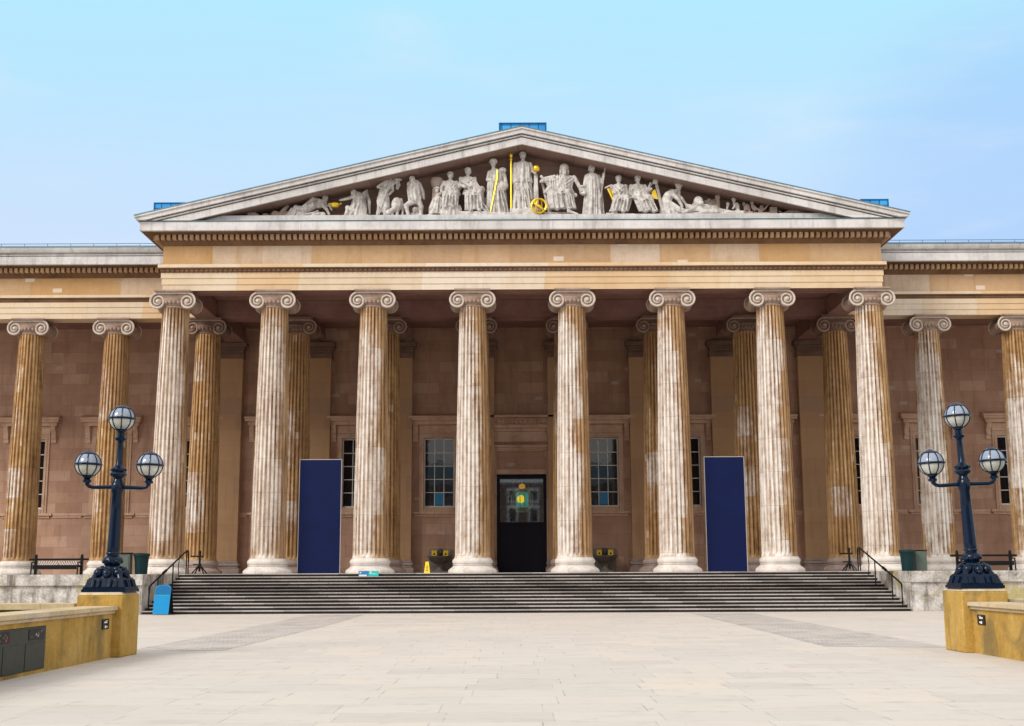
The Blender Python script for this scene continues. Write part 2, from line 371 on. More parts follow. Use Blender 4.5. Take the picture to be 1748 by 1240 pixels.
def glass_clear():
    T = NT('clear_door_glass'); T.t.nodes.remove(T.b)
    tr = T.n('BsdfTransparent'); tr.inputs[0].default_value = (.80,.88,.88,1)
    gl = T.n('BsdfGlossy'); gl.inputs['Roughness'].default_value = .03
    fr = T.n('Fresnel'); fr.inputs[0].default_value = 1.5
    mx = T.n('MixShader'); T.set(mx.inputs[0], T.math('ADD', fr.outputs[0], .16)); T.set(mx.inputs[1], tr.outputs[0]); T.set(mx.inputs[2], gl.outputs[0])
    T.t.links.new(mx.outputs[0], T.out.inputs[0]); return T.mat
M['doorglass'] = glass_clear()
def globe_glass(name, col, tr_):
    T = NT(name); T.t.nodes.remove(T.b)
    tr = T.n('BsdfTransparent'); tr.inputs[0].default_value = (.92,.95,.97,1)
    df = T.n('BsdfPrincipled'); df.inputs['Base Color'].default_value = (*col,1); df.inputs['Roughness'].default_value = .12; df.inputs['Specular IOR Level'].default_value = .8
    mx = T.n('MixShader'); mx.inputs[0].default_value = tr_; T.set(mx.inputs[1], tr.outputs[0]); T.set(mx.inputs[2], df.outputs[0])
    T.t.links.new(mx.outputs[0], T.out.inputs[0]); return T.mat
M['globetop'] = globe_glass('opal_globe_top', (.36,.43,.56), .75)
M['globelow'] = globe_glass('clear_globe_bottom', (.74,.76,.72), .62)
def emis(name, col, st):
    T = NT(name); T.fin(col, .5); T.b.inputs['Emission Color'].default_value = (*col,1); T.b.inputs['Emission Strength'].default_value = st; return T.mat
M['bulb'] = emis('lit_lantern_bulb', (1.0,.62,.03), 1.5)
M['bulbo'] = emis('lit_lantern_top', (1.0,.45,.04), .7)
M['tealglow'] = emis('lit_teal_glass', (.05,.42,.42), .45)
M['hall'] = plain('hall_wall', (.035,.04,.045), .8)
M['hallpale'] = plain('reflection_trim', (.5,.5,.52), .7)  # pale colour for hall bars that imitate reflected window frames

# ------------------------------------------------------------------ camera, light, sky
EYE = 1.6
cd = bpy.data.cameras.new('camera'); cam = bpy.data.objects.new('camera', cd); COL.objects.link(cam)
cd.sensor_width = 36; cd.lens = 36*2100/1748; cd.clip_end = 3000; cd.clip_start = .1
cam.matrix_world = Matrix.Translation((0,0,EYE)) @ Matrix.Rotation(radians(90+9.65),4,'X') @ Matrix.Rotation(radians(-.25),4,'Z')
S.camera = cam

SUN_EL, SUN_AZ = 35, -47       # sun high, in front of the facade and to the left
sd = bpy.data.lights.new('sun', 'SUN'); sun = bpy.data.objects.new('sun', sd); COL.objects.link(sun)
sd.energy = 2.6; sd.angle = radians(24); sd.color = (1,.95,.87)
dirv = Vector((sin(radians(SUN_AZ))*cos(radians(SUN_EL)), -cos(radians(SUN_AZ))*cos(radians(SUN_EL)), sin(radians(SUN_EL))))
sun.location = dirv*80; sun.rotation_euler = dirv.to_track_quat('Z','Y').to_euler()

W = bpy.data.worlds.new('World'); S.world = W; W.use_nodes = True
t = W.node_tree; t.nodes.clear()
out = t.nodes.new('ShaderNodeOutputWorld')
sky = t.nodes.new('ShaderNodeTexSky'); sky.sky_type = 'NISHITA'; sky.sun_disc = False
sky.sun_elevation = radians(SUN_EL); sky.sun_rotation = radians(180+SUN_AZ) if False else atan2(dirv.x, dirv.y)
b1 = t.nodes.new('ShaderNodeBackground'); b1.inputs[1].default_value = .1; t.links.new(sky.outputs[0], b1.inputs[0])
tc = t.nodes.new('ShaderNodeTexCoord'); sp = t.nodes.new('ShaderNodeSeparateXYZ'); t.links.new(tc.outputs['Generated'], sp.inputs[0])
def wmath(op, a, b):
    nd = t.nodes.new('ShaderNodeMath'); nd.operation = op
    for i, q in enumerate((a,b)):
        if isinstance(q, bpy.types.NodeSocket): t.links.new(q, nd.inputs[i])
        else: nd.inputs[i].default_value = q
    return nd.outputs[0]
mp = t.nodes.new('ShaderNodeMapping'); t.links.new(tc.outputs['Generated'], mp.inputs[0]); mp.inputs['Scale'].default_value = (1,1,2.6)
ns = t.nodes.new('ShaderNodeTexNoise'); t.links.new(mp.outputs[0], ns.inputs['Vector']); ns.inputs['Scale'].default_value = 2.6; ns.inputs['Detail'].default_value = 4; ns.inputs['Roughness'].default_value = .45
el = wmath('ADD', sp.outputs[2], wmath('MULTIPLY', wmath('SUBTRACT', ns.outputs['Fac'], .5), .10))
rp = t.nodes.new('ShaderNodeValToRGB'); t.links.new(el, rp.inputs[0])
stops = [(0.0,(.66,.70,.78)),(.20,(.66,.76,.98)),(.30,(.58,.78,1.0)),(.38,(.50,.81,1.0)),(.47,(.45,.85,1.0)),(.7,(.62,.84,1.0)),(1.0,(.86,.92,.98))]
e = rp.color_ramp.elements
while len(e) < len(stops): e.new(.5)
for q, (p, c) in zip(e, stops): q.position = p; q.color = (*c,1)
# a bluer break in the veil low on the right
dt = t.nodes.new('ShaderNodeVectorMath'); dt.operation = 'DOT_PRODUCT'; t.links.new(tc.outputs['Generated'], dt.inputs[0])
bd = Vector((.40,.92,.262)).normalized(); dt.inputs[1].default_value = bd
mr = t.nodes.new('ShaderNodeMapRange'); mr.interpolation_type = 'SMOOTHSTEP'
t.links.new(wmath('ADD', dt.outputs['Value'], wmath('MULTIPLY', wmath('SUBTRACT', ns.outputs['Fac'], .5), .03)), mr.inputs[0]); mr.inputs[1].default_value = .982; mr.inputs[2].default_value = 1.002
mxc = t.nodes.new('ShaderNodeMix'); mxc.data_type = 'RGBA'; t.links.new(wmath('MULTIPLY', mr.outputs[0], .55), mxc.inputs[0]); t.links.new(rp.outputs[0], mxc.inputs[6]); mxc.inputs[7].default_value = (.33,.57,.97,1)
# faint soft cloud
ns2 = t.nodes.new('ShaderNodeTexNoise'); mp2 = t.nodes.new('ShaderNodeMapping'); t.links.new(tc.outputs['Generated'], mp2.inputs[0]); mp2.inputs['Scale'].default_value = (1,1,3.6); mp2.inputs['Location'].default_value = (3.1,.4,.7)
t.links.new(mp2.outputs[0], ns2.inputs['Vector']); ns2.inputs['Scale'].default_value = 4.2; ns2.inputs['Detail'].default_value = 7; ns2.inputs['Roughness'].default_value = .52; ns2.inputs['Distortion'].default_value = .3
mrc = t.nodes.new('ShaderNodeMapRange'); mrc.interpolation_type = 'SMOOTHSTEP'; t.links.new(ns2.outputs['Fac'], mrc.inputs[0]); mrc.inputs[1].default_value = .47; mrc.inputs[2].default_value = .72; mrc.inputs[4].default_value = .5
mx3 = t.nodes.new('ShaderNodeMix'); mx3.data_type = 'RGBA'; t.links.new(mrc.outputs[0], mx3.inputs[0]); t.links.new(mxc.outputs[2], mx3.inputs[6]); mx3.inputs[7].default_value = (.74,.84,.98,1)
mxc = mx3
# unseen sky overhead and to the south, whitened to neutralise and fill the light
sth = t.nodes.new('ShaderNodeMapRange'); sth.interpolation_type = 'SMOOTHSTEP'; t.links.new(wmath('SUBTRACT', wmath('MULTIPLY', sp.outputs[2], .9), sp.outputs[1]), sth.inputs[0]); sth.inputs[1].default_value = -.45; sth.inputs[2].default_value = .35
mx2 = t.nodes.new('ShaderNodeMix'); mx2.data_type = 'RGBA'; t.links.new(sth.outputs[0], mx2.inputs[0]); t.links.new(mxc.outputs[2], mx2.inputs[6]); mx2.inputs[7].default_value = (1.0,.972,.94,1)
b2 = t.nodes.new('ShaderNodeBackground'); b2.inputs[1].default_value = 1.03; t.links.new(mx2.outputs[2], b2.inputs[0])
ms = t.nodes.new('ShaderNodeMixShader'); ms.inputs[0].default_value = .95; t.links.new(b1.outputs[0], ms.inputs[1]); t.links.new(b2.outputs[0], ms.inputs[2]); t.links.new(ms.outputs[0], out.inputs[0])
S.view_settings.view_transform = 'Standard'; S.view_settings.look = 'None'; S.view_settings.gamma = 1; S.view_settings.exposure = 0

# ------------------------------------------------------------------ dimensions of the building
XC, SP = .5, 4.685
FL = 1.58                     # portico floor
CT = 14.71                    # top of the columns
Y1, Y2, YP, YW = 57.0, 63.3, 69.7, 70.2
HW = 16.94                    # half width of the portico architrave
XE = 46                       # how far the wings run
cols_x = [XC + SP*(i-3.5) for i in range(8)]

# ------------------------------------------------------------------ ground
g = MB(); g.add([(-400,-300,0),(400,-300,0),(400,500,0),(-400,500,0)], [(0,1,2,3)]); tag(g.build('ground', M['paving']), kind='structure')
for poly in ([(-7.6,27.0),(-5.9,26.6),(-5.6,45.5),(-7.7,46.3)], ):
    pass
def band(pts):
    b = MB(); b.add([(x,y,.004) for x,y in pts], [tuple(range(len(pts)))]); tag(b.build('path', M['setts']), kind='structure')
band([(-8.1,26.4),(-6.1,26.6),(-5.75,38),(-5.75,48.6),(-7.9,48.6),(-7.9,38)])
band([(6.7,27.1),(9.2,26.5),(9.2,38),(9.2,48.6),(6.9,48.6),(6.8,38)])

# ------------------------------------------------------------------ the museum
B = empty('museum_building', (XC, 60, 0))
tag(B, 'wide stone museum with fluted columns, a sculpted pediment and long colonnaded wings', 'building')
# podium and portico floor
SX0, SX1, SY0, SY1 = -14.82, 15.87, 49.9, 55.3
p = MB()
p.box(SX0, SX1, SY1+.45, 72, 0, FL-.001); p.box(-XE, SX0, 50.02, 72, 0, FL-.003); p.box(SX1, XE, 50.02, 72, 0, FL-.003)
p.build('podium', M['podium'], B, bevel=.015)
p = MB(); p.box(SX0+.01, SX1-.01, SY1+.46, YW-.72, FL-.0005, FL); p.box(-XE+.1, XE-.1, 52.0, 52.9, FL-.002, FL-.0015); p.build('portico_floor', M['floor'], B)
for xa, xb in ((-XE, SX0+.03), (SX1-.03, XE)):
    p = MB(); p.box(xa, xb, SY0, 51, 1.14, FL); p.build('podium_coping', M['podium'], B, bevel=.02)

# steps (a thing of their own, built up against the podium)
ST = empty('stone_steps', (XC, SY0, 0)); tag(ST, 'broad flight of stone steps with pale edges and shaded dark risers rising to the portico', 'steps')
N = 12; rh = FL/N; td = (SY1-SY0)/(N-1)
for i in range(N):
    y = SY0 + i*td; z = (i+1)*rh
    q = MB(); q.box(SX0+.035, SX1-.035, y+.055, SY1+.44, i*rh+.001, z-.046)
    o = q.build('step', M['riser'], ST)
    q = MB(); pr = [(y+.03,z-.044),(y+.008,z-.036),(y,z-.022),(y+.008,z-.006),(y+.025,z),(y+td+.06 if i < N-1 else SY1+.44,z),(y+td+.06 if i < N-1 else SY1+.44,z-.044)]
    q.prism_yz(pr, SX0+.03, SX1-.03); q.build('nosing', M['nosing'], o)

# ------------------------------------------------------------------ columns
H = CT - FL
def ionic_base():
    b = MB()
    b.lathe([(1.10,0),(1.12,.04),(1.115,.09),(1.08,.15),(1.0,.21),(.94,.25),(.91,.29),(.90,.315),(.865,.32),(.865,.345),(.90,.35),(.905,.385),(.87,.39),(.87,.415),(.90,.42),(.925,.47),(.925,.54),(.895,.60),(.85,.635),(.845,.66),(.80,.70),(.795,.72)], 48)
    return b
def ionic_shaft():
    b = MB(); NF = 24; per = 6; n = NF*per; vs = []; fs = []
    zs = [.68,.74,.80,.88,1.0,1.6,2.6,3.6,4.6,5.6,6.6,7.6,8.6,9.6,10.6,11.3,11.9,12.15,12.27,12.33,12.36,12.45]
    z0, z1 = .68, 12.45
    for z in zs:
        tt = (z-z0)/(z1-z0)
        R = .80 - .175*(tt**1.35) + .012*sin(pi*tt)
        dep = .125*max(0, min(1, (z-.74)/.2))*max(0, min(1, (12.36-z)/.2))**.6
        if z < .8: R += .03*(1-(z-.68)/.12)
        for i in range(n):
            k = i % per; u = k/per
            q = (0,0,.75,1,1,.75)[k]
            r = R - dep*q
            a = 2*pi*(i//per + (0,.44,.54,.66,.78,.90)[k])/NF
            vs.append((r*cos(a), r*sin(a), z))
    for j in range(len(zs)-1):
        for i in range(n): fs.append((j*n+i, j*n+(i+1)%n, (j+1)*n+(i+1)%n, (j+1)*n+i))
    b.add(vs, fs); return b
def ionic_capital():
    b = MB(); zt = H; ze = zt-.52; ex = .69; vr = .385
    # abacus and echinus
    b.box(-.84,.84,-.80,.80,zt-.07,zt); b.box(-.80,.80,-.76,.76,zt-.11,zt-.071)
    b.lathe([(.625,12.30),(.66,12.33),(.66,12.38),(.63,12.40),(.66,12.44),(.74,12.56),(.80,12.66),(.80,12.74)], 48)
    for i in range(24):
        a = 2*pi*(i+.5)/24; b.sphere((.735*cos(a), .735*sin(a), 12.56), .085, 8, 6, (1,1,1.25))
    # cushion joining the volutes
    b.prism_xz([(-ex,zt-.11),(-ex,zt-.36),(-.35,zt-.39),(0,zt-.41),(.35,zt-.39),(ex,zt-.36),(ex,zt-.11)], -.6, .6)
    for sx in (-1,1):
        b.lathe([(vr*.86,.61),(vr*.95,.605),(vr*.97,.60),(vr*.93,.5),(vr*.80,.3),(vr*.70,.12),(vr*.74,.05),(vr*.74,-.05),(vr*.70,-.12),(vr*.80,-.3),(vr*.93,-.5),(vr*.97,-.60),(vr*.95,-.605),(vr*.86,-.61)], 28, (sx*ex,0,ze), 'y')
        for sy in (-1,1):
            pts = []; rad = []
            NS = 56; turns = 1.9
            for i in range(NS+1):
                tt = i/NS; a = pi/2 + sx*0 + (-sx)*2*pi*turns*tt
                r = vr*(1-tt)**1.0*.80 + .085 if tt > 0 else vr*.80+.085
                pts.append((sx*ex + r*cos(a)*1.0, sy*.65, ze + r*sin(a))); rad.append(.052*(1-.45*tt))
            # run the border along the top towards the middle
            start = [(0, sy*.65, ze+vr*.80+.085-.0)]
            b.tube(start+pts, [.052]+rad, 8, 1)
            b.sphere((sx*ex, sy*.66, ze), .10, 12, 8, m=1)
            low = [(sx*.33, sy*.62, zt-.385),(sx*.16, sy*.62, zt-.405),(0, sy*.62, zt-.41)]
            b.tube(low, .026, 6, 1)
    return b
base_mb, shaft_mb, cap_mb = ionic_base(), ionic_shaft(), ionic_capital()
protos = {}
def column(x, y, inner, w, bias, label=None):
    key = inner
    if key not in protos:
        sh = shaft_mb.build('column', M['shaft'], None, sharp=50)
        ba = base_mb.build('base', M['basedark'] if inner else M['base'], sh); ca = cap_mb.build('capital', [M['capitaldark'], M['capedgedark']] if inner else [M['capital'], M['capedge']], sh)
        protos[key] = sh; o = sh
    else: o = copy_tree(protos[key])
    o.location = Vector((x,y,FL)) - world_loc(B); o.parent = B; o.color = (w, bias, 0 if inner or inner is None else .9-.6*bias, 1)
    if label: o['label'] = label
    return o
fw = [(.38,.2),(.41,.35),(.43,.55),(.44,.85),(.43,1.0),(.44,1.0),(.46,1.0),(.46,1.0)]
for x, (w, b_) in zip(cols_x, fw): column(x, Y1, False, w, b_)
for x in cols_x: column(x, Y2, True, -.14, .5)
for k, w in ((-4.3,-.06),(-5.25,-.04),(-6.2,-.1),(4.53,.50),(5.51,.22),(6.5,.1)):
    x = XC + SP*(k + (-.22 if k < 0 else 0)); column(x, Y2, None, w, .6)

# ------------------------------------------------------------------ entablature of the portico (front at 56.45)
YF, YB = 57-.54, 62.76
x0, x1 = XC-HW, XC+HW
a = MB()
a.ring([(-1.08,14.715),(-.002,14.715)], x0, x1, YF, YB, 1)
a.ring([(-.002,14.715),(0,14.717),(0,15.00),(.035,15.004),(.035,15.30),(.07,15.304),(.07,15.57)], x0, x1, YF, YB)
a.build('architrave', [M['arch'], M['soffit']], B)
a = MB()
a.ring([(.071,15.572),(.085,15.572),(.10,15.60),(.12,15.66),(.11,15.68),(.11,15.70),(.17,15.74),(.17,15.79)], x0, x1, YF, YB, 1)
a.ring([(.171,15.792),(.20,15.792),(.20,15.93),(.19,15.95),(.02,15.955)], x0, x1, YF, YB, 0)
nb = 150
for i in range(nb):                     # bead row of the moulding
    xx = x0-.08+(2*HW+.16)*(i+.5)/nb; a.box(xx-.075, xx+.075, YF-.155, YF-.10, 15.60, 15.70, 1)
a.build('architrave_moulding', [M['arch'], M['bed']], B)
a = MB(); a.ring([(.02,15.957),(.02,16.87)], x0, x1, YF, YB); a.build('frieze', M['entab'], B)
a = MB()
a.ring([(.021,16.872),(.06,16.872),(.08,16.95),(.16,17.02),(.20,17.06),(.20,17.075),(.24,17.08),(.24,17.325),(.50,17.33),(.50,17.36),(.86,17.361)], x0, x1, YF, YB)  # cornice underside takes the dark bed colour as painted shade
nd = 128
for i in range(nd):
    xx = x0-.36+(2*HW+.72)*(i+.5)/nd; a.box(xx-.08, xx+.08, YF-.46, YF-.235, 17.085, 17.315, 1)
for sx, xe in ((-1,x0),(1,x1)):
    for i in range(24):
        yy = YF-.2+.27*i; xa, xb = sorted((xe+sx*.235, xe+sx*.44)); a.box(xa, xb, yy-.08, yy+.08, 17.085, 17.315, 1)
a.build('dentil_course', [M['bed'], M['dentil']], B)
a = MB(); a.ring([(.861,17.362),(.90,17.375),(.92,17.40),(.92,17.78),(.95,17.80),(.3,17.82)], x0, x1, YF, YB); a.build('cornice', M['cornice'], B)
a = MB(); a.ring([(.25,17.822),(.965,17.822),(.965,17.845),(.25,17.85)], x0, x1, YF, YB); a.build('blue_fringe_strip', M['lead'], B)  # added blue strip imitating a colour fringe along the cornice edge
# pediment
AP, TW, TZ = 22.32, 18.05, 18.05; SL = (AP-TZ)/TW
def chevron(mb, a_, b_, y0, y1, hw, zmin=17.86, m=0):
    za = lambda x: AP - a_ - SL*x
    zb = lambda x: AP - b_ - SL*x
    for s_ in (-1,1):
        xcl = (AP-b_-zmin)/SL
        if xcl >= hw: poly = [(0,za(0)),(hw,za(hw)),(hw,zb(hw)),(0,zb(0))]
        else:
            xt = min(hw, (AP-a_-zmin)/SL)
            poly = [(0,za(0)),(xt,za(xt))] + ([(xt,zmin)] if za(xt) > zmin+1e-4 else []) + [(xcl,zmin),(0,zb(0))]
        mb.prism_xz([(XC+s_*x,z) for x,z in poly], y0, y1, m)
a = MB()
chevron(a, .02,.10, 55.26,56.95, TW); chevron(a, .101,.30, 55.33,56.95, TW-.05); chevron(a, .301,.36, 55.66,56.95, TW-.3); chevron(a, .361,.415, 55.43,56.95, TW-.15)
chevron(a, .416,.475, 55.66,56.95, TW-.3); chevron(a, .476,.80, 55.49,56.95, TW-.22)
chevron(a, .801,.83, 55.60,56.95, TW-.5, m=1)
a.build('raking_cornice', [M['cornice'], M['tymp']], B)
a = MB(); chevron(a, -.03,.018, 55.24,72, TW+.01); a.build('roof', M['lead'], B)  # roof sheet; its blue front edge also imitates the colour fringe
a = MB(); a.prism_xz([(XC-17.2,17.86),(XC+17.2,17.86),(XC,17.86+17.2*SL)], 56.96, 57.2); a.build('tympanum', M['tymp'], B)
a = MB(); a.prism_xz([(XC-15.3,17.86),(XC+15.3,17.86),(XC+14.2,18.18),(XC-14.2,18.18)], 55.82, 56.955); a.build('sculpture_plinth', M['cornice'], B, bevel=.01)
# inner beams, ceilings
a = MB()
def beam_x(mb, xa, xb, y0, y1):
    mb.prism_yz([(y0,15.02),(y0,14.72),(y1,14.72),(y1,15.6),(y0-.07,15.6),(y0-.07,15.33),(y0-.035,15.325),(y0-.035,15.03)], xa, xb)
beam_x(a, XC-15.85, XC+15.85, Y2-.54, Y2+.54)
for s_ in (-1,1):
    xa, xb = sorted((XC+s_*15.86, XC+s_*16.93)); a.box(xa, xb, Y2-.54, YP, 14.722, 15.6)
for s_ in (-1,1):
    xa, xb = sorted((XC+s_*15.87, XC+s_*16.92)); a.box(xa, xb, YF+1.09, Y2-.545, 14.73, 15.6)
a.box(XC-16.9, XC+16.9, YF+.09, YF+1.08, 14.73, 15.6)
for x in cols_x[1:-1]:
    a.box(x-.45, x+.45, Y2+.55, YP, 14.95, 15.6)
for k in range(7):                       # sunk panels under the front beam
    xm = XC+SP*(k-3)
    for s2 in (-1,1): a.box(xm-1.3, xm+1.3, Y1+s2*.25-.03, Y1+s2*.25+.03, 14.68, 14.714)
a.build('inner_beam', M['soffit'], B)
a = MB(); a.box(XC-15.84, XC+15.84, Y1+.56, YW, 15.62, 15.8); a.box(-XE, XC-16.95, Y2-.5, YW, 15.62, 15.8); a.box(XC+16.95, XE, Y2-.5, YW, 15.62, 15.8)
a.build('ceiling', M['soffit'], B)
# wing entablatures
YG = Y2-.54
for s_ in (-1,1):
    xa, xb = sorted((XC+s_*(HW+.005), s_*XE))
    def ex(mb, prof, m=0, e=0.0):
        q0, q1 = xa, xb
        mb.prism_yz([(YG-o, z) for o, z in prof], q0, q1, m)
    a = MB(); ex(a, [(-1.08,14.715),(0,14.715),(0,15.00),(.035,15.004),(.035,15.30),(.07,15.304),(.07,15.57),(-1.08,15.57)]); a.build('architrave', M['arch'], B)
    a = MB(); ex(a, [(0,15.572),(.085,15.572),(.12,15.66),(.11,15.70),(.17,15.74),(.17,15.79),(0,15.79)], 1); ex(a, [(0,15.792),(.20,15.792),(.20,15.93),(.02,15.955),(0,15.955)], 0)
    a.build('architrave_moulding', [M['arch'], M['bed']], B)
    a = MB(); ex(a, [(-.3,15.957),(.02,15.957),(.02,16.87),(-.3,16.87)]); a.build('frieze', M['entab'], B)
    a = MB(); ex(a, [(-.3,16.872),(.06,16.872),(.08,16.95),(.16,17.02),(.20,17.075),(.24,17.08),(.24,17.325),(.50,17.33),(.50,17.359),(.86,17.360),(.86,17.3605),(-.3,17.3605)])
    n_ = int((xb-xa)/.27)
    for i in range(n_):
        xx = xa+(xb-xa)*(i+.5)/n_; a.box(xx-.08, xx+.08, YG-.46, YG-.235, 17.085, 17.315, 1)
    a.build('dentil_course', [M['bed'], M['dentil']], B)
    a = MB(); ex(a, [(-.3,17.362),(.862,17.362),(.92,17.40),(.92,17.80),(.80,17.81),(.80,17.86),(.90,17.87),(.90,17.92),(.84,17.93),(.84,17.97),(1.0,18.0),(1.1,18.14),(1.12,18.24),(-.3,18.24)]); a.build('cornice', M['cornice'], B)
    a = MB(); a.box(xa, xb, YG-1.14, 72, 18.242, 18.29); a.build('roof', M['lead'], B)
    a = MB()
    a.tube([(xa,YG-.8,18.52),(xb,YG-.8,18.52)], .018, 6); a.tube([(xa,YG-.8,18.40),(xb,YG-.8,18.40)], .012, 6)
    for i in range(int((xb-xa)/1.2)): a.tube([(xa+.3+1.2*i,YG-.8,18.28),(xa+.3+1.2*i,YG-.8,18.53)], .016, 6)
    a.build('roof_rail', M['lead'], B)

# ------------------------------------------------------------------ back wall with its openings
bays = [k for k in range(-9,10)]
def wx(k): return XC + SP*k
holes = [(wx(k)-.88, wx(k)+.88, 5.22, 9.2) for k in bays if k != 0] + [(-.9, 1.93, FL, 7.1)]
def wall_holes(mb, xa, xb, za, zb, hs, y, dep):
    xs = sorted({xa,xb,*[h[0] for h in hs],*[h[1] for h in hs]}); zs = sorted({za,zb,*[h[2] for h in hs],*[h[3] for h in hs]})
    for i in range(len(xs)-1):
        for j in range(len(zs)-1):
            cx, cz = (xs[i]+xs[i+1])/2, (zs[j]+zs[j+1])/2
            if any(h[0] < cx < h[1] and h[2] < cz < h[3] for h in hs): continue
            mb.add([(xs[i],y,zs[j]),(xs[i+1],y,zs[j]),(xs[i+1],y,zs[j+1]),(xs[i],y,zs[j+1])], [(0,1,2,3)])
    for h in hs:
        a_,b_,c_,d_ = h
        mb.add([(a_,y,c_),(a_,y+dep,c_),(a_,y+dep,d_),(a_,y,d_)], [(0,1,2,3)]); mb.add([(b_,y,c_),(b_,y+dep,c_),(b_,y+dep,d_),(b_,y,d_)], [(3,2,1,0)])
        mb.add([(a_,y,c_),(b_,y,c_),(b_,y+dep,c_),(a_,y+dep,c_)], [(0,1,2,3)]); mb.add([(a_,y,d_),(b_,y,d_),(b_,y+dep,d_),(a_,y+dep,d_)], [(3,2,1,0)])
a = MB(); wall_holes(a, -XE, XE, FL, 18.2, holes, YW, .6); a.build('back_wall', M['wall'], B)
for xa, xb in ((-XE, -17.3), (18.1, XE)):
    a = MB(); a.box(xa, xb, YW-.05, YW-.001, FL, 2.35); a.build('wall_plinth', M['wall'], B, bevel=.01)
# pilasters
pm = None
for i, x in enumerate(cols_x):
    x += {0:-.38, 7:.33}.get(i, 0)
    a = MB(); a.box(-.82,.82,-.5,-.002,.72,12.2)
    if pm is None:
        pm = a.build('pilaster', M['pil'], None, bevel=.012); o = pm
        q = MB(); q.box(-1.0,1.0,-.68,-.002,0,.30); q.box(-.9,.9,-.58,-.002,.301,.42); q.box(-.96,.96,-.64,-.002,.421,.58); q.box(-.88,.88,-.56,-.002,.581,.719); q.build('base', M['basedark'], pm, bevel=.03)
        q = MB(); q.box(-.87,.87,-.55,-.002,12.201,12.5); q.box(-.84,.84,-.52,-.002,12.501,12.72); q.box(-.92,.92,-.6,-.002,12.721,12.85); q.box(-1.02,1.02,-.7,-.002,12.851,13.12); q.build('capital', M['capitaldark'], pm, bevel=.03)
    else: o = copy_tree(pm)
    o.location = Vector((x, YW, FL)) - world_loc(B); o.parent = B
# windows
def make_window(k):
    y = YW; x = 0
    m = MB()        # moulded surround with hood
    for (w0, w1, pr) in ((.88,1.02,.09),(1.021,1.14,.06)):
        m.box(-w1,-w0,-pr,.1,5.0,9.2+(w1-.88)); m.box(w0,w1,-pr,.1,5.0,9.2+(w1-.88)); m.box(-w0,w0,-pr,.1,9.2+(w0-.88)+.001,9.2+(w1-.88))
    m.box(-1.14,1.14,-.05,-.002,9.48,9.93)
    m.box(-1.70,1.70,-.46,-.002,10.16,10.30); m.box(-1.74,1.74,-.52,-.002,10.301,10.42); m.box(-1.56,1.56,-.30,-.002,9.95,10.159); m.prism_yz([(-.50,10.421),(-.002,10.60),(-.002,10.421)], -1.7, 1.7)
    for s_ in (-1,1):
        m.box(s_*1.36-.14, s_*1.36+.14, -.09, -.002, 9.0, 9.949)
        m.prism_yz([(-.30,9.949),(-.32,9.85),(-.28,9.7),(-.19,9.58),(-.15,9.46),(-.19,9.36),(-.17,9.26),(-.10,9.2),(-.091,9.2),(-.091,9.949)], s_*1.36-.13, s_*1.36+.13)
    w = m.build('window', M['trimstone'], None, bevel=.012)
    f = MB(); yy = .22
    f.box(-.879,-.80,yy-.03,yy+.05,5.24,9.19); f.box(.80,.879,yy-.03,yy+.05,5.24,9.19); f.box(-.80,.80,yy-.03,yy+.05,9.11,9.19); f.box(-.80,.80,yy-.03,yy+.05,5.24,5.34)
    for i in (1,2): f.box(-.80+1.6*i/3-.022,-.80+1.6*i/3+.022,yy-.02,yy+.03,5.341,9.109)
    for j in (1,2,3,4):
        zz = 5.34+3.77*j/5; f.box(-.799,.799,yy-.015,yy+.025,zz-.022,zz+.022)
    f.build('frame', M['winframe'], w)
    g_ = MB(); rnd = random.Random(int(k)+50)
    for i in range(3):
        for j in range(5):
            xa, xb = -.8+1.6*i/3, -.8+1.6*(i+1)/3; za, zb = 5.34+3.77*j/5, 5.34+3.77*(j+1)/5
            t1, t2 = rnd.uniform(-.0008,.0008), rnd.uniform(-.0008,.0008)
            g_.add([(xa,yy+.02-t1-t2,za),(xb,yy+.02+t1-t2,za),(xb,yy+.02+t1+t2,zb),(xa,yy+.02-t1+t2,zb)], [(0,1,2,3)])
    g_.build('pane', M['pane'], w)
    s = MB(); s.box(-1.50,1.50,-.16,.15,4.86,5.0); s.box(-.87,.87,-.1,.2,5.001,5.235); s.box(-1.36,1.36,-.07,-.002,4.72,4.859); s.build('sill', M['trimstone'], w, bevel=.012)
    if k in (-1,1):
        n_ = MB(); n_.box(-.25,.25,yy-.012,yy-.006,5.38,6.06); n_.build('notice', M['stickerblue'], w)
    return w
for k in range(-7,8):
    if k == 0: continue
    w = make_window(k); w.location = Vector((wx(k), YW, 0)) - world_loc(B); w.parent = B
# string course between the windows of the wings
a = MB()
for k in range(-9,9):
    xa, xb = wx(k)+1.52, wx(k+1)-1.52
    if -1 <= k <= 0 : continue
    a.box(xa, xb, YW-.09, YW-.002, 4.86, 4.99); a.box(xa, xb, YW-.05, YW-.002, 4.74, 4.859)
a.build('string_course', M['trimstone'], B, bevel=.01)
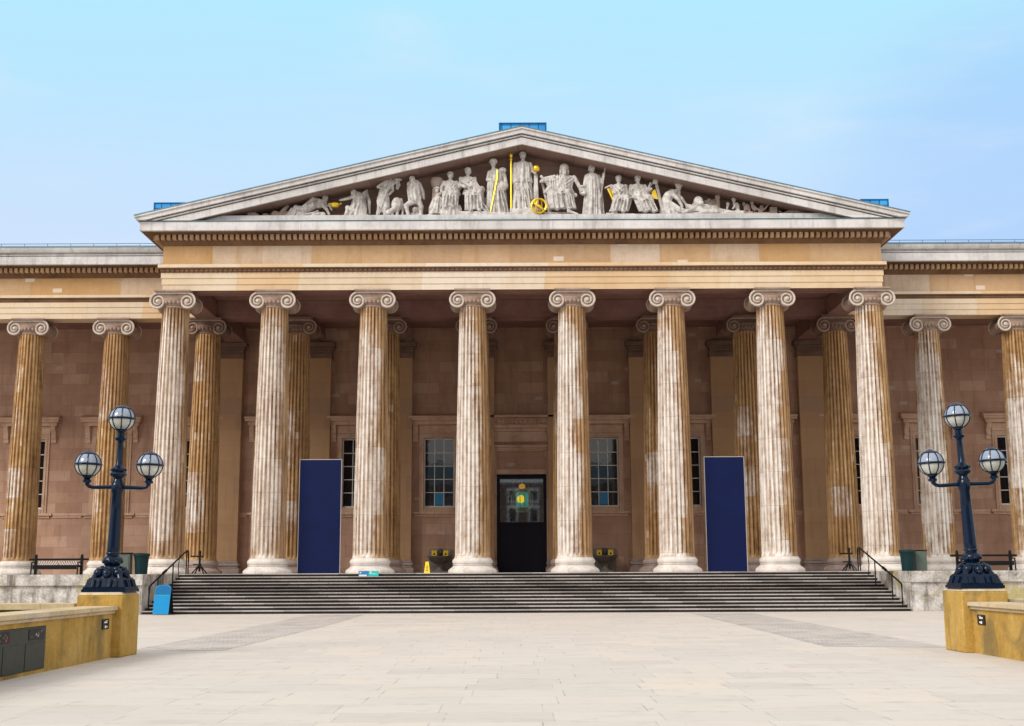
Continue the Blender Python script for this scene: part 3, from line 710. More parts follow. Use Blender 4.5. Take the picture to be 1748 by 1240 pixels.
# doorway
dx = .515
d = MB()
for w0, w1, pr in ((1.42,1.50,.10),(1.501,1.60,.18),(1.601,1.76,.28)):
    d.box(dx-w1,dx-w0,YW-pr,YW+.1,FL,8.42+(w1-1.42)); d.box(dx+w0,dx+w1,YW-pr,YW+.1,FL,8.42+(w1-1.42)); d.box(dx-w0,dx+w0,YW-pr,YW+.1,8.42+(w0-1.42)+.001,8.42+(w1-1.42))
d.box(dx-1.415,dx+1.415,YW-.12,YW-.002,7.11,7.36); d.box(dx-1.415,dx+1.415,YW-.035,YW-.002,7.361,7.42)
d.box(dx-1.9,dx+1.9,YW-.07,YW-.002,8.95,9.55); d.box(dx-2.0,dx+2.0,YW-.2,YW-.002,9.551,9.72); d.box(dx-2.08,dx+2.08,YW-.4,YW-.002,9.721,9.9)
d.box(dx-1.95,dx+1.95,YW-.24,YW-.002,9.901,10.32); d.box(dx-2.15,dx+2.15,YW-.5,YW-.002,10.321,10.46)
for i in range(15):
    xx = dx-1.8+3.6*i/14; d.box(xx-.055,xx+.055,YW-.33,YW-.241,9.97,10.28); d.sphere((xx+.13,YW-.25,10.12), .07, 8, 6, (1,.6,1.6))
D = d.build('doorway', M['trimstone'], B, bevel=.01)
d = MB(); yd = YW+.30
d.box(-.9,-.72,yd-.05,yd+.08,FL+.002,7.09); d.box(1.75,1.93,yd-.05,yd+.08,FL+.002,7.09); d.box(-.719,1.749,yd-.05,yd+.08,6.86,7.09); d.box(-.719,1.749,yd-.05,yd+.08,4.28,4.40)
d.build('door_frame', M['doorframe'], D)
d = MB(); d.box(-.719,.513,yd,yd+.06,FL+.01,4.279); d.box(.517,1.749,yd,yd+.06,FL+.01,4.279); d.build('door_leaf', M['doorframe'], D, bevel=.008)
d = MB(); d.box(-.719,1.749,yd+.01,yd+.03,4.401,6.859); d.build('pane', M['doorglass'], D)
h = MB()
h.add([(-4,YW+.62,FL),(5,YW+.62,FL),(5,YW+9,FL),(-4,YW+9,FL),(-4,YW+.62,9),(5,YW+.62,9),(5,YW+9,9),(-4,YW+9,9)], [(0,1,2,3),(4,7,6,5),(3,2,6,7),(0,3,7,4),(1,5,6,2)])
for i, xx in enumerate((-2.2,-1.1,0.1,.95,2.1,3.2)):  # pale posts and bars added to imitate reflections in the door glass
    h.box(xx-.14,xx+.14,YW+8.6,YW+8.9,FL,9,1); h.box(xx-.35,xx+.35,YW+8.55,YW+8.9,6.3+.4*(i%2),6.55+.4*(i%2),1)
h.box(-3,4.2,YW+8.5,YW+8.8,5.35,5.5,1); h.box(-3,4.2,YW+8.5,YW+8.8,7.3,7.45,1)
h.build('entrance_hall', [M['hall'], M['hallpale']], D)

# lantern hanging in the hall behind the door glass
L = empty('hall_lantern', (.55, YW+1.6, 5.0)); tag(L, 'lit octagonal hall lantern glowing yellow behind the glass of the entrance door', 'lantern')
lx, ly, lz = .55, YW+1.6, 5.72
m = MB(); m.tube([(lx+.68*cos(2*pi*i/8+pi/8), ly, lz+.72*sin(2*pi*i/8+pi/8)) for i in range(8)], .05, 8, closed=True)
for s_ in (-1,1): m.tube([(lx+.68*cos(2*pi*i/8+pi/8)*.8, ly+s_*.32, lz+.72*sin(2*pi*i/8+pi/8)*.8) for i in range(8)], .03, 8, closed=True)
m.tube([(lx,ly,lz+.72),(lx,ly,9)], .025, 6)
for xx in (-.36,-.12,.14,.38): m.tube([(lx+xx,ly-.33,lz-.5),(lx+xx,ly-.33,lz+.5)], .018, 6)
for zz in (-.45,.48): m.tube([(lx-.4,ly-.33,lz+zz),(lx+.4,ly-.33,lz+zz)], .022, 6)
m.build('lantern_frame', M['winframe'], L)
m = MB(); m.box(lx-.38,lx+.38,ly+.2,ly+.26,lz-.42,lz+.50); m.build('glass', M['tealglow'], L)
m = MB(); m.lathe([(.05,-.2),(.17,-.14),(.23,0),(.21,.12),(.12,.22),(.04,.26)], 16, (lx-.07,ly,lz+.04)); m.build('bulb', M['bulb'], L)
m = MB(); m.lathe([(.05,.95),(.17,.9),(.20,.75),(.14,.68),(.03,.66)], 12, (lx,ly,lz)); m.build('lantern_cap', M['bulbo'], L)

# ------------------------------------------------------------------ rooftop sheeted boxes
def roofbox(xa, xb, ya, yb, za, zb, label):
    R = empty('rooftop_enclosure', ((xa+xb)/2,(ya+yb)/2,za)); tag(R, label, 'rooftop box', 'blue sheeted boxes on the roof')
    m = MB(); m.box(xa,xb,ya,yb,za,zb-.06); m.build('sheeting', M['sheet'], R)
    m = MB()
    for xx in (xa,xb):
        for yy in (ya,yb): m.tube([(xx,yy,za),(xx,yy,zb)], .04, 6)
    for yy in (ya,yb): m.tube([(xa,yy,zb-.03),(xb,yy,zb-.03)], .04, 6)
    for xx in (xa,xb): m.tube([(xx,ya,zb-.03),(xx,yb,zb-.03)], .04, 6)
    m.build('frame', M['deepblue'], R)
roofbox(-.56,1.72,58,60.5,21.6,23.52,'blue sheeted box rising behind the peak of the pediment')
roofbox(-17.45,-15.9,58,60.5,18.35,19.5,'blue sheeted box behind the left slope of the pediment')
roofbox(17.1,18.42,58,60.5,17.95,19.52,'blue sheeted box behind the right slope of the pediment')

# ------------------------------------------------------------------ pediment sculptures
KX, KZ, LY, LZ, LX0 = .02775, .0281, 56.4, 18.16, .535
def P(px, py, d=0):            # sculptor's grid: 1/36 m units, base line 366, axis 892
    return Vector((LX0+(px-892)*KX, LY-d*KX, LZ+(366-py)*KZ))
class Fig:
    def __init__(s, dep=6): s.mb = MB(); s.g = []; s.dep = dep
    def ell(s, px, py, d, rx, rz, rd=None):
        s.mb.sphere(P(px,py,d), 1, 14, 10, (rx*KX, (rd if rd else rx)*KX, rz*KZ))
    def limb(s, pts, rad, n=9):
        pp = [P(*q) for q in pts]; rr = [r*KX for r in rad]
        s.mb.tube(pp, rr, n)
        for q, r in zip(pp, rr): s.mb.sphere(q, r*.99, 9, 6)
    def robe(s, secs, folds=9, amp=.14, ph=0.0, twist=.0, n=110):
        """secs: (px, py, d, rx, rd) from bottom to top, fluted with hanging folds"""
        vs = []; fs = []; k = len(secs)
        # refine
        R = []
        for a_, b_ in zip(secs, secs[1:]):
            for t_ in (0,.34,.67): R.append([u+(v-u)*t_ for u, v in zip(a_, b_)])
        R.append(list(secs[-1])); k = len(R)
        for j, (px, py, d, rx, rd) in enumerate(R):
            c = P(px,py,d); tt = j/(k-1); am = amp*2.0*(1-tt*.6)
            for i in range(n):
                a = 2*pi*i/n
                q = 1 + am*(1.9*(abs(sin(folds*.5*a+ph+twist*tt*4))**.6-.72)+.55*sin((folds*2-3)*a+ph*2.3+1-twist*tt*4))
                vs.append((c.x+rx*KX*q*cos(a), c.y+rd*KX*q*sin(a), c.z))
        for j in range(k-1):
            for i in range(n): fs.append((j*n+i, j*n+(i+1)%n, (j+1)*n+(i+1)%n, (j+1)*n+i))
        fs.append(tuple(reversed(range(n)))); fs.append(tuple((k-1)*n+i for i in range(n)))
        s.mb.add(vs, fs)
    def head(s, px, py, d=2, r=5, hair='wave', face=0):
        r *= 1.12
        s.ell(px, py, d, r*.80, r*1.08, r*.92); s.limb([(px,py+r*.6,d-.6),(px-face*.4,py+r*1.9,d-1.4)], [r*.45,r*.6])
        s.ell(px+face*r*.5, py+r*.15, d+r*.9, r*.16, r*.3, r*.3)          # nose
        s.ell(px+face*r*.3, py+r*.75, d+r*.6, r*.3, r*.25, r*.3)           # chin
        s.ell(px+face*r*.3, py-r*.22, d+r*.66, r*.55, r*.14, r*.22)        # brow
        if hair == 'wave':
            s.ell(px-face*.6, py-r*.42, d-r*.18, r*.98, r*.85, r*.95); s.ell(px-face*r*.5, py+r*.05, d-r*.7, r*.85, r*.8, r*.6)
        elif hair == 'cap':
            s.ell(px, py-r*.55, d-.3, r*1.12, r*.85, r*1.1); s.limb([(px-r,py-r*.25,d+1),(px,py-r*.45,d+r*1.0),(px+r,py-r*.25,d+1)], [r*.22]*3)
        elif hair == 'hood':
            s.ell(px, py-r*.45, d-.8, r*1.2, r*1.05, r*1.05); s.ell(px-r*.9, py+r*.6, d-r*.4, r*.4, r*1.0, r*.7); s.ell(px+r*.9, py+r*.6, d-r*.4, r*.4, r*1.0, r*.7); s.ell(px, py+r*1.1, d+r*.6, r*.6, r*.7, r*.5)
        elif hair == 'curl':
            rn = random.Random(3)
            for i in range(16):
                a = rn.uniform(0,2*pi); s.ell(px+cos(a)*r*.85, py-r*.35+sin(a)*r*.6, d+rn.uniform(-.8,.5)*r*.7, r*.36, r*.36)
        elif hair == 'hat':
            s.ell(px, py-r*.7, d, r*1.5, r*.3, r*1.4); s.ell(px, py-r*.95, d, r*.85, r*.6, r*.85)
    def folds(s, lines, r=1.0):
        for ln in lines: s.limb(ln, [r]*len(ln), 6)
    def done(s, name, label, cat='statue', mat='statue', vox=.021, extra=None):
        me = bpy.data.meshes.new('tmp'); me.from_pydata(s.mb.v, [], s.mb.f); me.update()
        import bmesh
        bm = bmesh.new(); bm.from_mesh(me); bmesh.ops.recalc_face_normals(bm, faces=bm.faces); bm.to_mesh(me); bm.free()
        o = bpy.data.objects.new('tmp', me); COL.objects.link(o)
        r = o.modifiers.new('r','REMESH'); r.mode = 'VOXEL'; r.voxel_size = vox
        sm = o.modifiers.new('s','SMOOTH'); sm.factor = .12; sm.iterations = 1
        bpy.context.view_layer.update()
        dg = bpy.context.evaluated_depsgraph_get(); ne = bpy.data.meshes.new_from_object(o.evaluated_get(dg))
        bpy.data.objects.remove(o)
        lo = min(v.co.z for v in ne.vertices); xs = [v.co.x for v in ne.vertices]; cx = (min(xs)+max(xs))/2
        org = Vector((cx, LY, lo))
        ne.transform(Matrix.Translation(-org)); ne.materials.clear(); ne.materials.append(M[mat]); ne.shade_smooth(); ne.name = name
        ob = bpy.data.objects.new(name, ne); COL.objects.link(ob); ob.location = org
        tag(ob, label, cat, 'pediment sculptures')
        return ob
def part(name, mb, mat, parent):
    return mb.build(name, M[mat], parent)
def pbox(f, x0, x1, y0, y1, d0, d1):
    a_, b_ = P(x0,y1,d1), P(x1,y0,d0); f.mb.box(a_.x, b_.x, a_.y, b_.y, a_.z, b_.z)

# centre: tall standing figure with sceptre and orb, on a raised block
f = Fig(); pbox(f, 870,918, 354,366.4, -14,18)
f.robe([(895,355,3,17,11),(894,340,3,16,10),(893,322,3,14.5,9),(892,306,3,14,8.5),(892,298,3,12.5,8)], 11, .15, .6, .25)
f.robe([(892,306,3,16,10.5),(892,300,3,15.5,10),(892,290,3,14,9),(892,279,3,14.5,8),(892,270,2,12,6),(893,266,2,4,4)], 9, .10, 2)
f.head(893,257,3,5.6,'wave'); f.ell(893,251.5,2,5.5,2.2,5)
f.limb([(880,272,2),(875.5,287,3),(873.5,300,7)],[4.2,3.6,2.6]); f.limb([(905,272,2),(911,285,3),(914.5,290,8)],[4.2,3.6,2.8])
f.folds([[(882,310,11),(888,330,13),(886,352,13)],[(890,308,12),(897,326,14),(903,352,13)],[(899,306,11),(906,322,12),(910,350,11)],[(884,306,10),(880,330,11),(879,353,11)]], 1.1)
f.ell(886,354,15,3.2,2); f.ell(899,354,15,3.2,2)
o = f.done('statue', 'tallest statue, robed and crowned, at the centre of the pediment with gilded sceptre and orb')
q = MB(); q.tube([P(872.5,352,9),P(872.5,262,9)], .045, 8); q.sphere(P(872.5,258,9), .085, 10, 8, (1,1,1.5)); q.sphere(P(872.5,265,9), .07, 10, 8); part('sceptre', q, 'gold', o)
q = MB(); q.sphere(P(916,282,9), .175, 18, 12); part('orb', q, 'gold', o)
# tapering white pillar and armillary sphere beside it
f = Fig(); c0, c1 = P(915,352,2), P(915,291,2)
f.mb.lathe([(5.4*KX*1.41,0),(3.0*KX*1.41,c1.z-c0.z),(.01,c1.z-c0.z+.05)], 4, (c0.x,c0.y,c0.z), a0=pi/4); pbox(f, 907,923, 350,366.4, -6,12)
f.done('carved_pillar', 'slim tapering stone pillar under the golden orb', 'carved pillar')
q = MB(); cc = P(919.5,350.5,19); R_ = .345
def circ(n_, a_, b_): return [cc+a_*cos(2*pi*i/28)*R_+b_*sin(2*pi*i/28)*R_ for i in range(28)]
ex_, ey_, ez_ = Vector((1,0,0)), Vector((0,1,0)), Vector((0,0,1))
q.tube(circ(0,ex_,ez_), .05, 8, closed=True); q.tube(circ(0,(ex_+ez_*-.75).normalized(),(ey_*.9+ez_*.35).normalized()), .045, 8, closed=True)
q.tube(circ(0,(ex_*.35+ey_*.9).normalized(),(ez_+ex_*.2).normalized()), .04, 8, closed=True); q.tube([cc+Vector((-.24,0,.24)), cc+Vector((.24,0,-.24))], .055, 8); q.sphere(cc, .08, 10, 8)
q.lathe([(.10,0),(.06,.03),(.045,.11)], 10, (cc.x,cc.y,LZ+.02))
A = part('armillary_sphere', q, 'gold', None); tag(A, 'gilded armillary sphere of crossed rings at the feet of the central statue', 'armillary sphere')
# standing figure with helmet, palette and gilded staff (left of centre)
f = Fig(); pbox(f, 828,870, 359.5,366.4, -10,14)
f.robe([(849,360,2,18,9),(848,345,2,16,9),(847,325,2,14.5,8.5),(846,306,2,13,8),(846,292,2,12.5,7.5),(846,283,1,11,6),(844,279,1,4,4)], 9, .16, 1.2, .3)
f.head(842,270,3,5.6,'cap',-1); f.limb([(835,286,2),(832,300,5),(845,303,10)],[3.6,3.2,2.4]); f.limb([(856,284,2),(861,292,3),(864,306,6)],[4.2,4,2.6])
f.ell(860,312,10,8,9,2.2); f.ell(858,283,4,7,5,6)
f.folds([[(850,305,10),(856,330,12),(862,356,11)],[(842,303,10),(840,330,11),(838,357,11)],[(858,318,9),(864,338,10),(867,356,8)]], 1.2)
o = f.done('statue', 'standing helmeted statue holding a round palette and a slanting gilded staff')
q = MB(); q.tube([P(849,285,11),P(848.5,302,12.5),P(844,325,13),P(837.5,358,12)], .034, 8); q.tube([P(849,285,11),P(846,302,13),P(845.5,312,13),P(841,335,13)], .02, 6); part('staff', q, 'gold', o)
# seated statues
def seated(hx, hy, cx, base, w, name='statue', label='', hair='wave', lean=0, legs=0, arms=(0,0), seat=None, face=0, hr=5, ph=0, veil=True, folds_=8):
    f = Fig(); ty = hy+hr*2.0; hip = ty+ (base-ty)*.42; knee = hip+(base-hip)*.12
    if seat: pbox(f, *seat, -10, 3)
    f.robe([(cx,hip+4,1,w*.62,8),(cx,hip-6,2,w*.52,7.5),((cx+hx)/2,(hip+ty)/2-1,2,w*.46,7),(hx,ty+5,1,w*.52,6.5),(hx,ty,1,w*.40,5),(hx,ty-2.5,1,3.5,3.5)], folds_, .10, ph, .3)
    for s_ in (-1,1):
        kx = cx+s_*w*.34+legs*.45; fx = cx+s_*w*.26+legs
        f.limb([(cx+s_*w*.26,hip+1,2),(kx,knee,13),(fx,base-3,13)],[6.2,5.6,4.2]); f.ell(fx+legs*.12,base-1.6,16.5,3.0,2.0,4.5)
    # skirt hanging from the knees to the feet
    f.robe([(cx+legs*.95,base-3,9,w*.50,8),(cx+legs*.7,(base*2+knee)/3,9,w*.50,8),(cx+legs*.45,(base+2*knee)/3,8.5,w*.52,7.5),(cx+legs*.3,knee,7,w*.54,8),(cx,hip-3,3,w*.46,7)], 10, .17, ph+1, .25)
    for i in range(5):
        u = -.42+.84*i/4
        f.folds([[(cx+u*w*.7,hip+1,13),(cx+u*w+legs*.5,knee+6,19),(cx+u*w*1.05+legs*1.0,base-4,19)]], 1.25)
    f.folds([[(cx-w*.45,hip-1,10),(cx,hip+5,16),(cx+w*.5,hip-2,10)],[(cx-w*.4,hip+4,13),(cx+2,hip+10,18),(cx+w*.5,hip+3,13)]], 1.4)
    f.folds([[(hx-w*.3,ty+3,7.5),(hx,ty+11,9.5),(hx+w*.3,ty+3,7.5)],[(hx-w*.36,ty+8,7.5),(hx+1,ty+17,9.5),(hx+w*.36,ty+8,7.5)]], 1.1)
    for s_, (ax, ay) in zip((-1,1), arms):
        sx = hx+s_*w*.44
        f.limb([(sx,ty+2,1),(sx+s_*3.4+ax*.35,(ty+hip)/2+2,3),(sx+s_*1+ax,hip-3+ay,11)],[4.0,3.5,2.5])
    f.head(hx,hy,3,hr,hair,face)
    return f
f = seated(798,284,806,360,27,hair='wave',legs=5,arms=(8,-3),hr=5.2,face=-.5,ph=.4) if False else seated(798,284,808,358,27,hair='wave',legs=3,arms=((9,-4),(-9,-5)),hr=5.4,face=-.5,ph=.4)
pbox(f, 780,832, 358,366.4, -8,16); pbox(f, 818,834, 330,358.5, -12,2); f.ell(822,318,7,6,6.5,5)
f.folds([[(812,340,16),(824,352,15),(834,362,13)],[(816,336,15),(828,348,13),(836,360,10)]], 2)
f.done('statue', 'seated woman statue with hands in her lap beside a square stone block')
f = seated(768,291,770,352,24,legs=-3,arms=((-3,2),(6,-6)),hr=5.2,face=-.3,ph=1.4)
pbox(f, 752,786, 354,366.4, -10,13); f.robe([(770,364,8,16,7),(770,352,8,16,7),(770,345,6,15,7)], 9, .16)
f.done('statue', 'seated statue leaning back against the larger seated woman, left of centre')
f = Fig(); f.robe([(742,360,6,9,6),(743,348,6,10,7),(746,334,6,8,6),(749,328,4,5,4)], 7, .14); f.head(746,319,6,4.2,'hat',.5)
f.limb([(744,332,5),(750,326,9),(756,321,8)],[3,2.6,2.2]); f.limb([(742,352,9),(736,362,12)],[4,2.4]); f.ell(733,363.5,12,4,1.8,3); pbox(f, 730,760, 364,366.4, -10,14)
f.done('statue', 'small crouching statue with a raised arm in front of the carved column stump')
f = Fig(); c0 = P(745,366,-6)
f.mb.lathe([(10*KX,0),(10*KX,.12),(8.4*KX,.16)]+[(8.2*KX,.2),(7.6*KX,1.55),(9*KX,1.6),(10*KX,1.66),(12*KX,1.8),(12*KX,1.92),(11*KX,1.95),(11*KX,2.02)], 20, (c0.x,c0.y,c0.z))
for i in range(14): a_ = 2*pi*i/14; f.mb.tube([(c0.x+8*KX*cos(a_),c0.y+8*KX*sin(a_),c0.z+.25),(c0.x+7.7*KX*cos(a_),c0.y+7.7*KX*sin(a_),c0.z+1.5)], .03, 6)
f.done('carved_column', 'short carved brown column standing behind the crouching statue', 'carved column', 'statuedark')
# bending figure seen from behind, astride
f = Fig()
f.robe([(709,343,4,9,7),(708,334,5,10.5,8),(706,318,5,11,8),(706,307,4,10.5,7.5),(706,301,3,8,6),(705,298,2,3,3)], 8, .09, .3, .2)
f.limb([(703,338,5),(693,346,9),(697,362,8)],[6,4.6,3]); f.limb([(714,338,5),(719,348,6),(718,362,6)],[6,4.6,3]); f.ell(695,364,11,5,2,3.5); f.ell(720,364,9,5,2,3.5)
f.limb([(697,306,3),(699,322,8),(702,334,10)],[3.6,3.2,2.6]); f.limb([(715,306,3),(721,320,4),(723,332,3)],[3.6,3.2,2.6])
f.head(703,301,11,4.8,'wave'); f.ell(709,352,3,6,6,5); pbox(f, 700,722, 357,366.4, -9,5); f.folds([[(702,304,11),(704,326,12)],[(708,303,11),(709,328,13)],[(713,305,10),(715,328,11)]], 1.0)
f.done('statue', 'bending statue with bowed head and legs apart, beside the man with the staff')
# stooping man with long staff
f = Fig()
f.limb([(652,336,2),(655,318,3),(662,304,4)],[9.5,9,8.5]); f.limb([(660,303,3),(670,304,4)],[7.5,5]); f.head(678,303,5,4.8,'hat',1); f.ell(680,309,7,3.2,4,3)
f.robe([(656,356,2,7,5),(655,346,3,9.5,7),(653,336,3,10,7),(653,328,3,9.5,7)], 8, .15, .7, .3)
f.limb([(656,334,5),(658,350,8),(657,363,7)],[6,4.4,2.8]); f.limb([(650,336,2),(646,350,0),(643,363,0)],[6,4,2.6]); f.ell(660,364,10,5.5,1.9,3); f.ell(645,364,3,5,1.9,3)
f.limb([(657,303,8),(645,313,10),(658,320,12)],[3.6,3,2.4]); f.limb([(668,305,2),(670,318,5),(664,326,8)],[3.4,2.8,2.2]); f.limb([(668,295,13),(660,322,13),(651,350,12)],[1.3,1.3,1.3])
f.folds([[(648,334,9),(652,348,11),(656,360,10)],[(644,336,7),(646,350,9),(648,360,8)]], 1.2)
f.done('statue', 'stooping bearded man statue in a hat gripping a long stone staff')
f = Fig(); f.ell(677,343,5,9.5,13,8); f.limb([(684,334,4),(688,350,4),(687,363,4)],[3,2.6,2]); f.limb([(672,352,6),(664,356,9)],[5,4]); f.ell(663,358,10,4.5,5,4); f.limb([(678,354,5),(678,364,7)],[3.4,2.4]); f.limb([(670,354,5),(669,364,7)],[3,2.2])
f.done('animal_carving', 'round backed stone animal with its head down between two stooping statues', 'animal carving')
# kneeling angel with wings and golden lamp
f = Fig()
f.robe([(607,364,5,17,8),(609,354,5,15,8),(612,342,4,11,7),(612,330,3,9.5,6.5),(610,322,3,7.5,5),(608,319,3,3,3)], 8, .15, .8, .3)
f.head(602,322,4,4.8,'wave',-1); f.limb([(605,328,6),(594,333,9),(580,336,9)],[3.4,2.8,1.9]); f.limb([(604,356,10),(594,350,11),(592,361,11)],[5.5,4.6,3.4]); f.ell(622,362,5,9,3.4,5)
for i in range(7):
    f.limb([(618,322,-1),(624-i*.5+i*.9,316+i*3,-3),(629+i*.8-abs(i-2),326+i*5,-3)],[3.4,3.2,1.8])
f.folds([[(606,336,10),(604,350,12),(598,362,12)],[(611,336,10),(612,350,12),(606,363,13)],[(616,338,9),(619,352,10),(617,363,11)]], 1.2)
o = f.done('statue', 'kneeling winged angel statue holding out a small golden lamp')
q = MB(); c0 = P(572,344,9); q.lathe([(.05,-.15),(.14,-.13),(.20,-.06),(.22,.03),(.17,.08),(.15,.05)], 16, (c0.x,c0.y,c0.z)); q.tube([c0+Vector((.2,0,.02)),c0+Vector((.32,0,.08))], [.05,.025], 8); q.tube([c0+Vector((-.19,0,-.02)),c0+Vector((-.3,0,.07)),c0+Vector((-.17,0,.07))], .025, 6); part('lamp', q, 'gold', o)
# man rising from a rock, leaning to the right
f = Fig()
f.limb([(522,350,4),(535,343,5),(547,340,5)],[8.5,8.5,8]); f.head(555,332,5,4.8,'wave',1)
f.limb([(545,336,7),(534,333,9),(520,345,9),(508,352,9)],[4,3.4,2.6,2]); f.limb([(550,344,6),(558,352,8),(562,360,8)],[3.4,2.8,2.2]); f.limb([(556,346,3),(562,343,6),(566,352,6)],[2.8,2.4,1.8])
f.limb([(520,352,6),(505,349,8),(494,362,8)],[7,5.6,4]); f.limb([(522,356,4),(508,360,6),(488,364,5)],[6.5,5,3.4]); f.robe([(500,365,4,18,7),(504,358,4,12,7),(506,350,4,8,6)], 9, .15); f.ell(540,360,6,15,5,7); f.ell(551,361,7,6,5.5,5)
f.folds([[(498,350,12),(494,358,12),(488,364,12)],[(506,352,13),(504,360,13),(500,365,13)],[(516,362,12),(530,360,13),(544,355,12)],[(514,365,12),(530,364,13),(545,361,13)]], 1.2); pbox(f, 482,566, 364,366.4, -8,12)
f.done('statue', 'half risen man statue leaning from a rock towards the golden lamp')
f = Fig()
f.ell(428,359,4,8,5,6); f.ell(436,361,6,7,4,4); f.limb([(434,358,5),(441,364,8)],[4,2.5]); pbox(f, 416,446, 364,366.4, -6,10)
f.done('animal_carving', 'small dark stone creature crouched in the far left corner of the pediment', 'animal carving', 'statuedark', .03)
f = Fig(); f.ell(453,361,5,6.5,4,5); f.ell(469,358,4,7,6,5); f.ell(463,363,7,9,2.5,5); f.ell(476,362,3,6,4,5); f.limb([(478,358,3),(484,350,2),(490,344,1)],[4,4,3]); f.limb([(482,362,4),(496,352,0)],[4,3])
f.done('rock_carving', 'low heap of carved rocks behind the half risen man', 'rock carving', 'statuedark', .03)
# right side
f = seated(964,281,955,356,38,hair='hood',legs=6,arms=((-22,-20),(10,6)),hr=6,ph=2.2,folds_=12)
pbox(f, 928,978, 357,366.4, -8,6); f.limb([(936,300,-6),(940,355,-6)],[3,3]); f.limb([(926,302,-3),(938,356,-3)],[2.6,3]); f.limb([(946,298,3),(930,300,4),(924,304,6)],[7,5,3])
for i in range(7): f.folds([[(940+i*4,292+abs(i-3)*1.0,7.5),(939+i*4.4,306,9),(940+i*4.6,316,9.5)]], 1.0)
f.limb([(970,358,14),(985,364,15)],[3.2,2]); f.ell(982,328,6,4,4,3)
f.done('statue', 'broad seated old man statue with a hooded head and one arm along his chair')
f = Fig()
f.robe([(1013,366,2,16,9),(1013,350,2,14.5,8.5),(1014,330,2,13.5,8),(1014,312,2,12.5,7.5),(1014,300,2,12.5,7.5),(1012,291,1,11,6),(1011,287,1,4,4)], 12, .17, .3, .1)
f.head(1012,280,3,5.4,'wave',.7); f.limb([(1002,294,2),(999,308,4),(999,322,8)],[3.8,3.4,2.4]); f.limb([(1023,294,2),(1028,306,4),(1031,291,8)],[3.8,3.2,2.3])
f.limb([(1034,280,9),(1031,300,9),(1026,332,9)],[1.3,1.3,1.5]); f.limb([(1026,334,8),(1027,364,7)],[1.2,1.2])
f.ell(995,320,7,6.5,9,4); f.ell(994,314,10,5,2.5,3); f.ell(996,326,10,5,2.5,3)
f.done('statue', 'standing robed statue with a carved mask under one arm and a thin stone staff')
f = seated(1057,299,1064,361,27,legs=-8,arms=((6,-2),(-8,-6)),hr=5.2,ph=.9)
pbox(f, 1050,1082, 362,366.4, -8,12); pbox(f, 1034,1054, 361,366.4, -4,14); f.limb([(1034,316,8),(1042,312,7),(1049,322,7),(1052,338,8)],[2,2,1.7,1.7])
o = f.done('statue', 'seated woman statue with crossed legs and a gilded harp at her side')
q = MB(); q.tube([P(1038,318,9),P(1043,330,10),P(1048,342,10)], .055, 8); q.tube([P(1043,318,8),P(1048,332,9)], .03, 6)
for i in range(4): q.tube([P(1038+i*2.2,318+i*3,9),P(1045+i*1.3,317+i*5,9)], .012, 6)
part('harp', q, 'gold', o)
f = seated(1090,299,1094,361,27,legs=14,arms=((4,6),(9,-9)),hr=5.2,ph=1.9)
pbox(f, 1085,1135, 364,366.4, -8,14); f.limb([(1108,318,6),(1111,308,8)],[2.6,2]); f.limb([(1122,311,4),(1132,362,6)],[2.9,3.0],10); f.ell(1120,304,4,5,5,4); f.limb([(1116,306,4),(1110,312,4),(1107,322,4)],[2,1.7,1.5])
o = f.done('statue', 'seated woman statue with outstretched legs beside a tall lyre with gilded strings')
q = MB(); q.add([P(1113,322,3),P(1119,318,3),P(1124,336,4),P(1114,334,4),P(1113,322,5.5),P(1119,318,5.5),P(1124,336,6.5),P(1114,334,6.5)], [(0,1,2,3),(7,6,5,4),(0,4,5,1),(1,5,6,2),(2,6,7,3),(3,7,4,0)]); part('lyre_strings', q, 'gold', o)
f = Fig()
f.limb([(1136,342,3),(1142,330,4),(1148,325,4)],[9,9,7.5]); f.limb([(1160,317,5),(1154,322,4),(1148,328,4)],[3.4,4.2,6]); f.head(1160,313,6,5.4,'curl',1)
f.robe([(1146,365,5,18,8),(1142,354,5,13,8),(1139,342,4,10,7)], 9, .16, .4, .3)
f.limb([(1147,326,8),(1158,338,10),(1164,350,11)],[4.2,3.4,2.4]); f.limb([(1154,324,2),(1164,334,5),(1171,346,8)],[4,3.2,2.4]); f.limb([(1140,344,6),(1158,356,11),(1180,362,9)],[8,6,3.4])
f.folds([[(1134,340,11),(1140,354,13),(1156,364,13)],[(1142,340,11),(1150,354,14),(1170,364,13)],[(1132,350,10),(1136,360,12),(1144,366,12)],[(1152,356,14),(1166,362,14),(1180,365,12)]], 1.3)
f.done('statue', 'curly haired statue bending down over the reclining lion')
f = Fig()
f.ell(1192,341,8,8.5,9.5,8); f.ell(1196,345,14,4.5,4,4); f.limb([(1188,348,4),(1205,352,4),(1222,354,3)],[8,8.5,8]); f.limb([(1186,352,10),(1176,358,13),(1168,360,14)],[4.4,3.8,3]); f.limb([(1192,354,10),(1204,360,13)],[4,3])
for i in range(9): f.folds([[(1170+i*2.3,345+i*.4,9),(1170+i*2.4,352+i*.3,13),(1171+i*2.6,359,13)]], .9)
f.limb([(1222,356,4),(1236,358,8),(1244,359,10)],[6,4,3]); pbox(f, 1166,1254, 361,366.4, -8,13); f.ell(1212,360,10,22,5,6)
f.done('animal_carving', 'pale reclining lion carving with raised head under the curly haired statue', 'animal carving')
f = Fig()
for i, (px, py, r) in enumerate(((1207,338,4),(1214,343,5),(1205,346,4),(1220,339,3),(1212,334,3),(1226,344,4),(1216,350,5))): f.ell(px, py, -4, r*1.4, r*.8, 4)
f.limb([(1202,349,-4),(1212,336,-5),(1226,333,-5)],[2,2.4,1.4]); f.limb([(1206,352,-4),(1222,342,-5),(1232,340,-5)],[2,2.2,1.2])
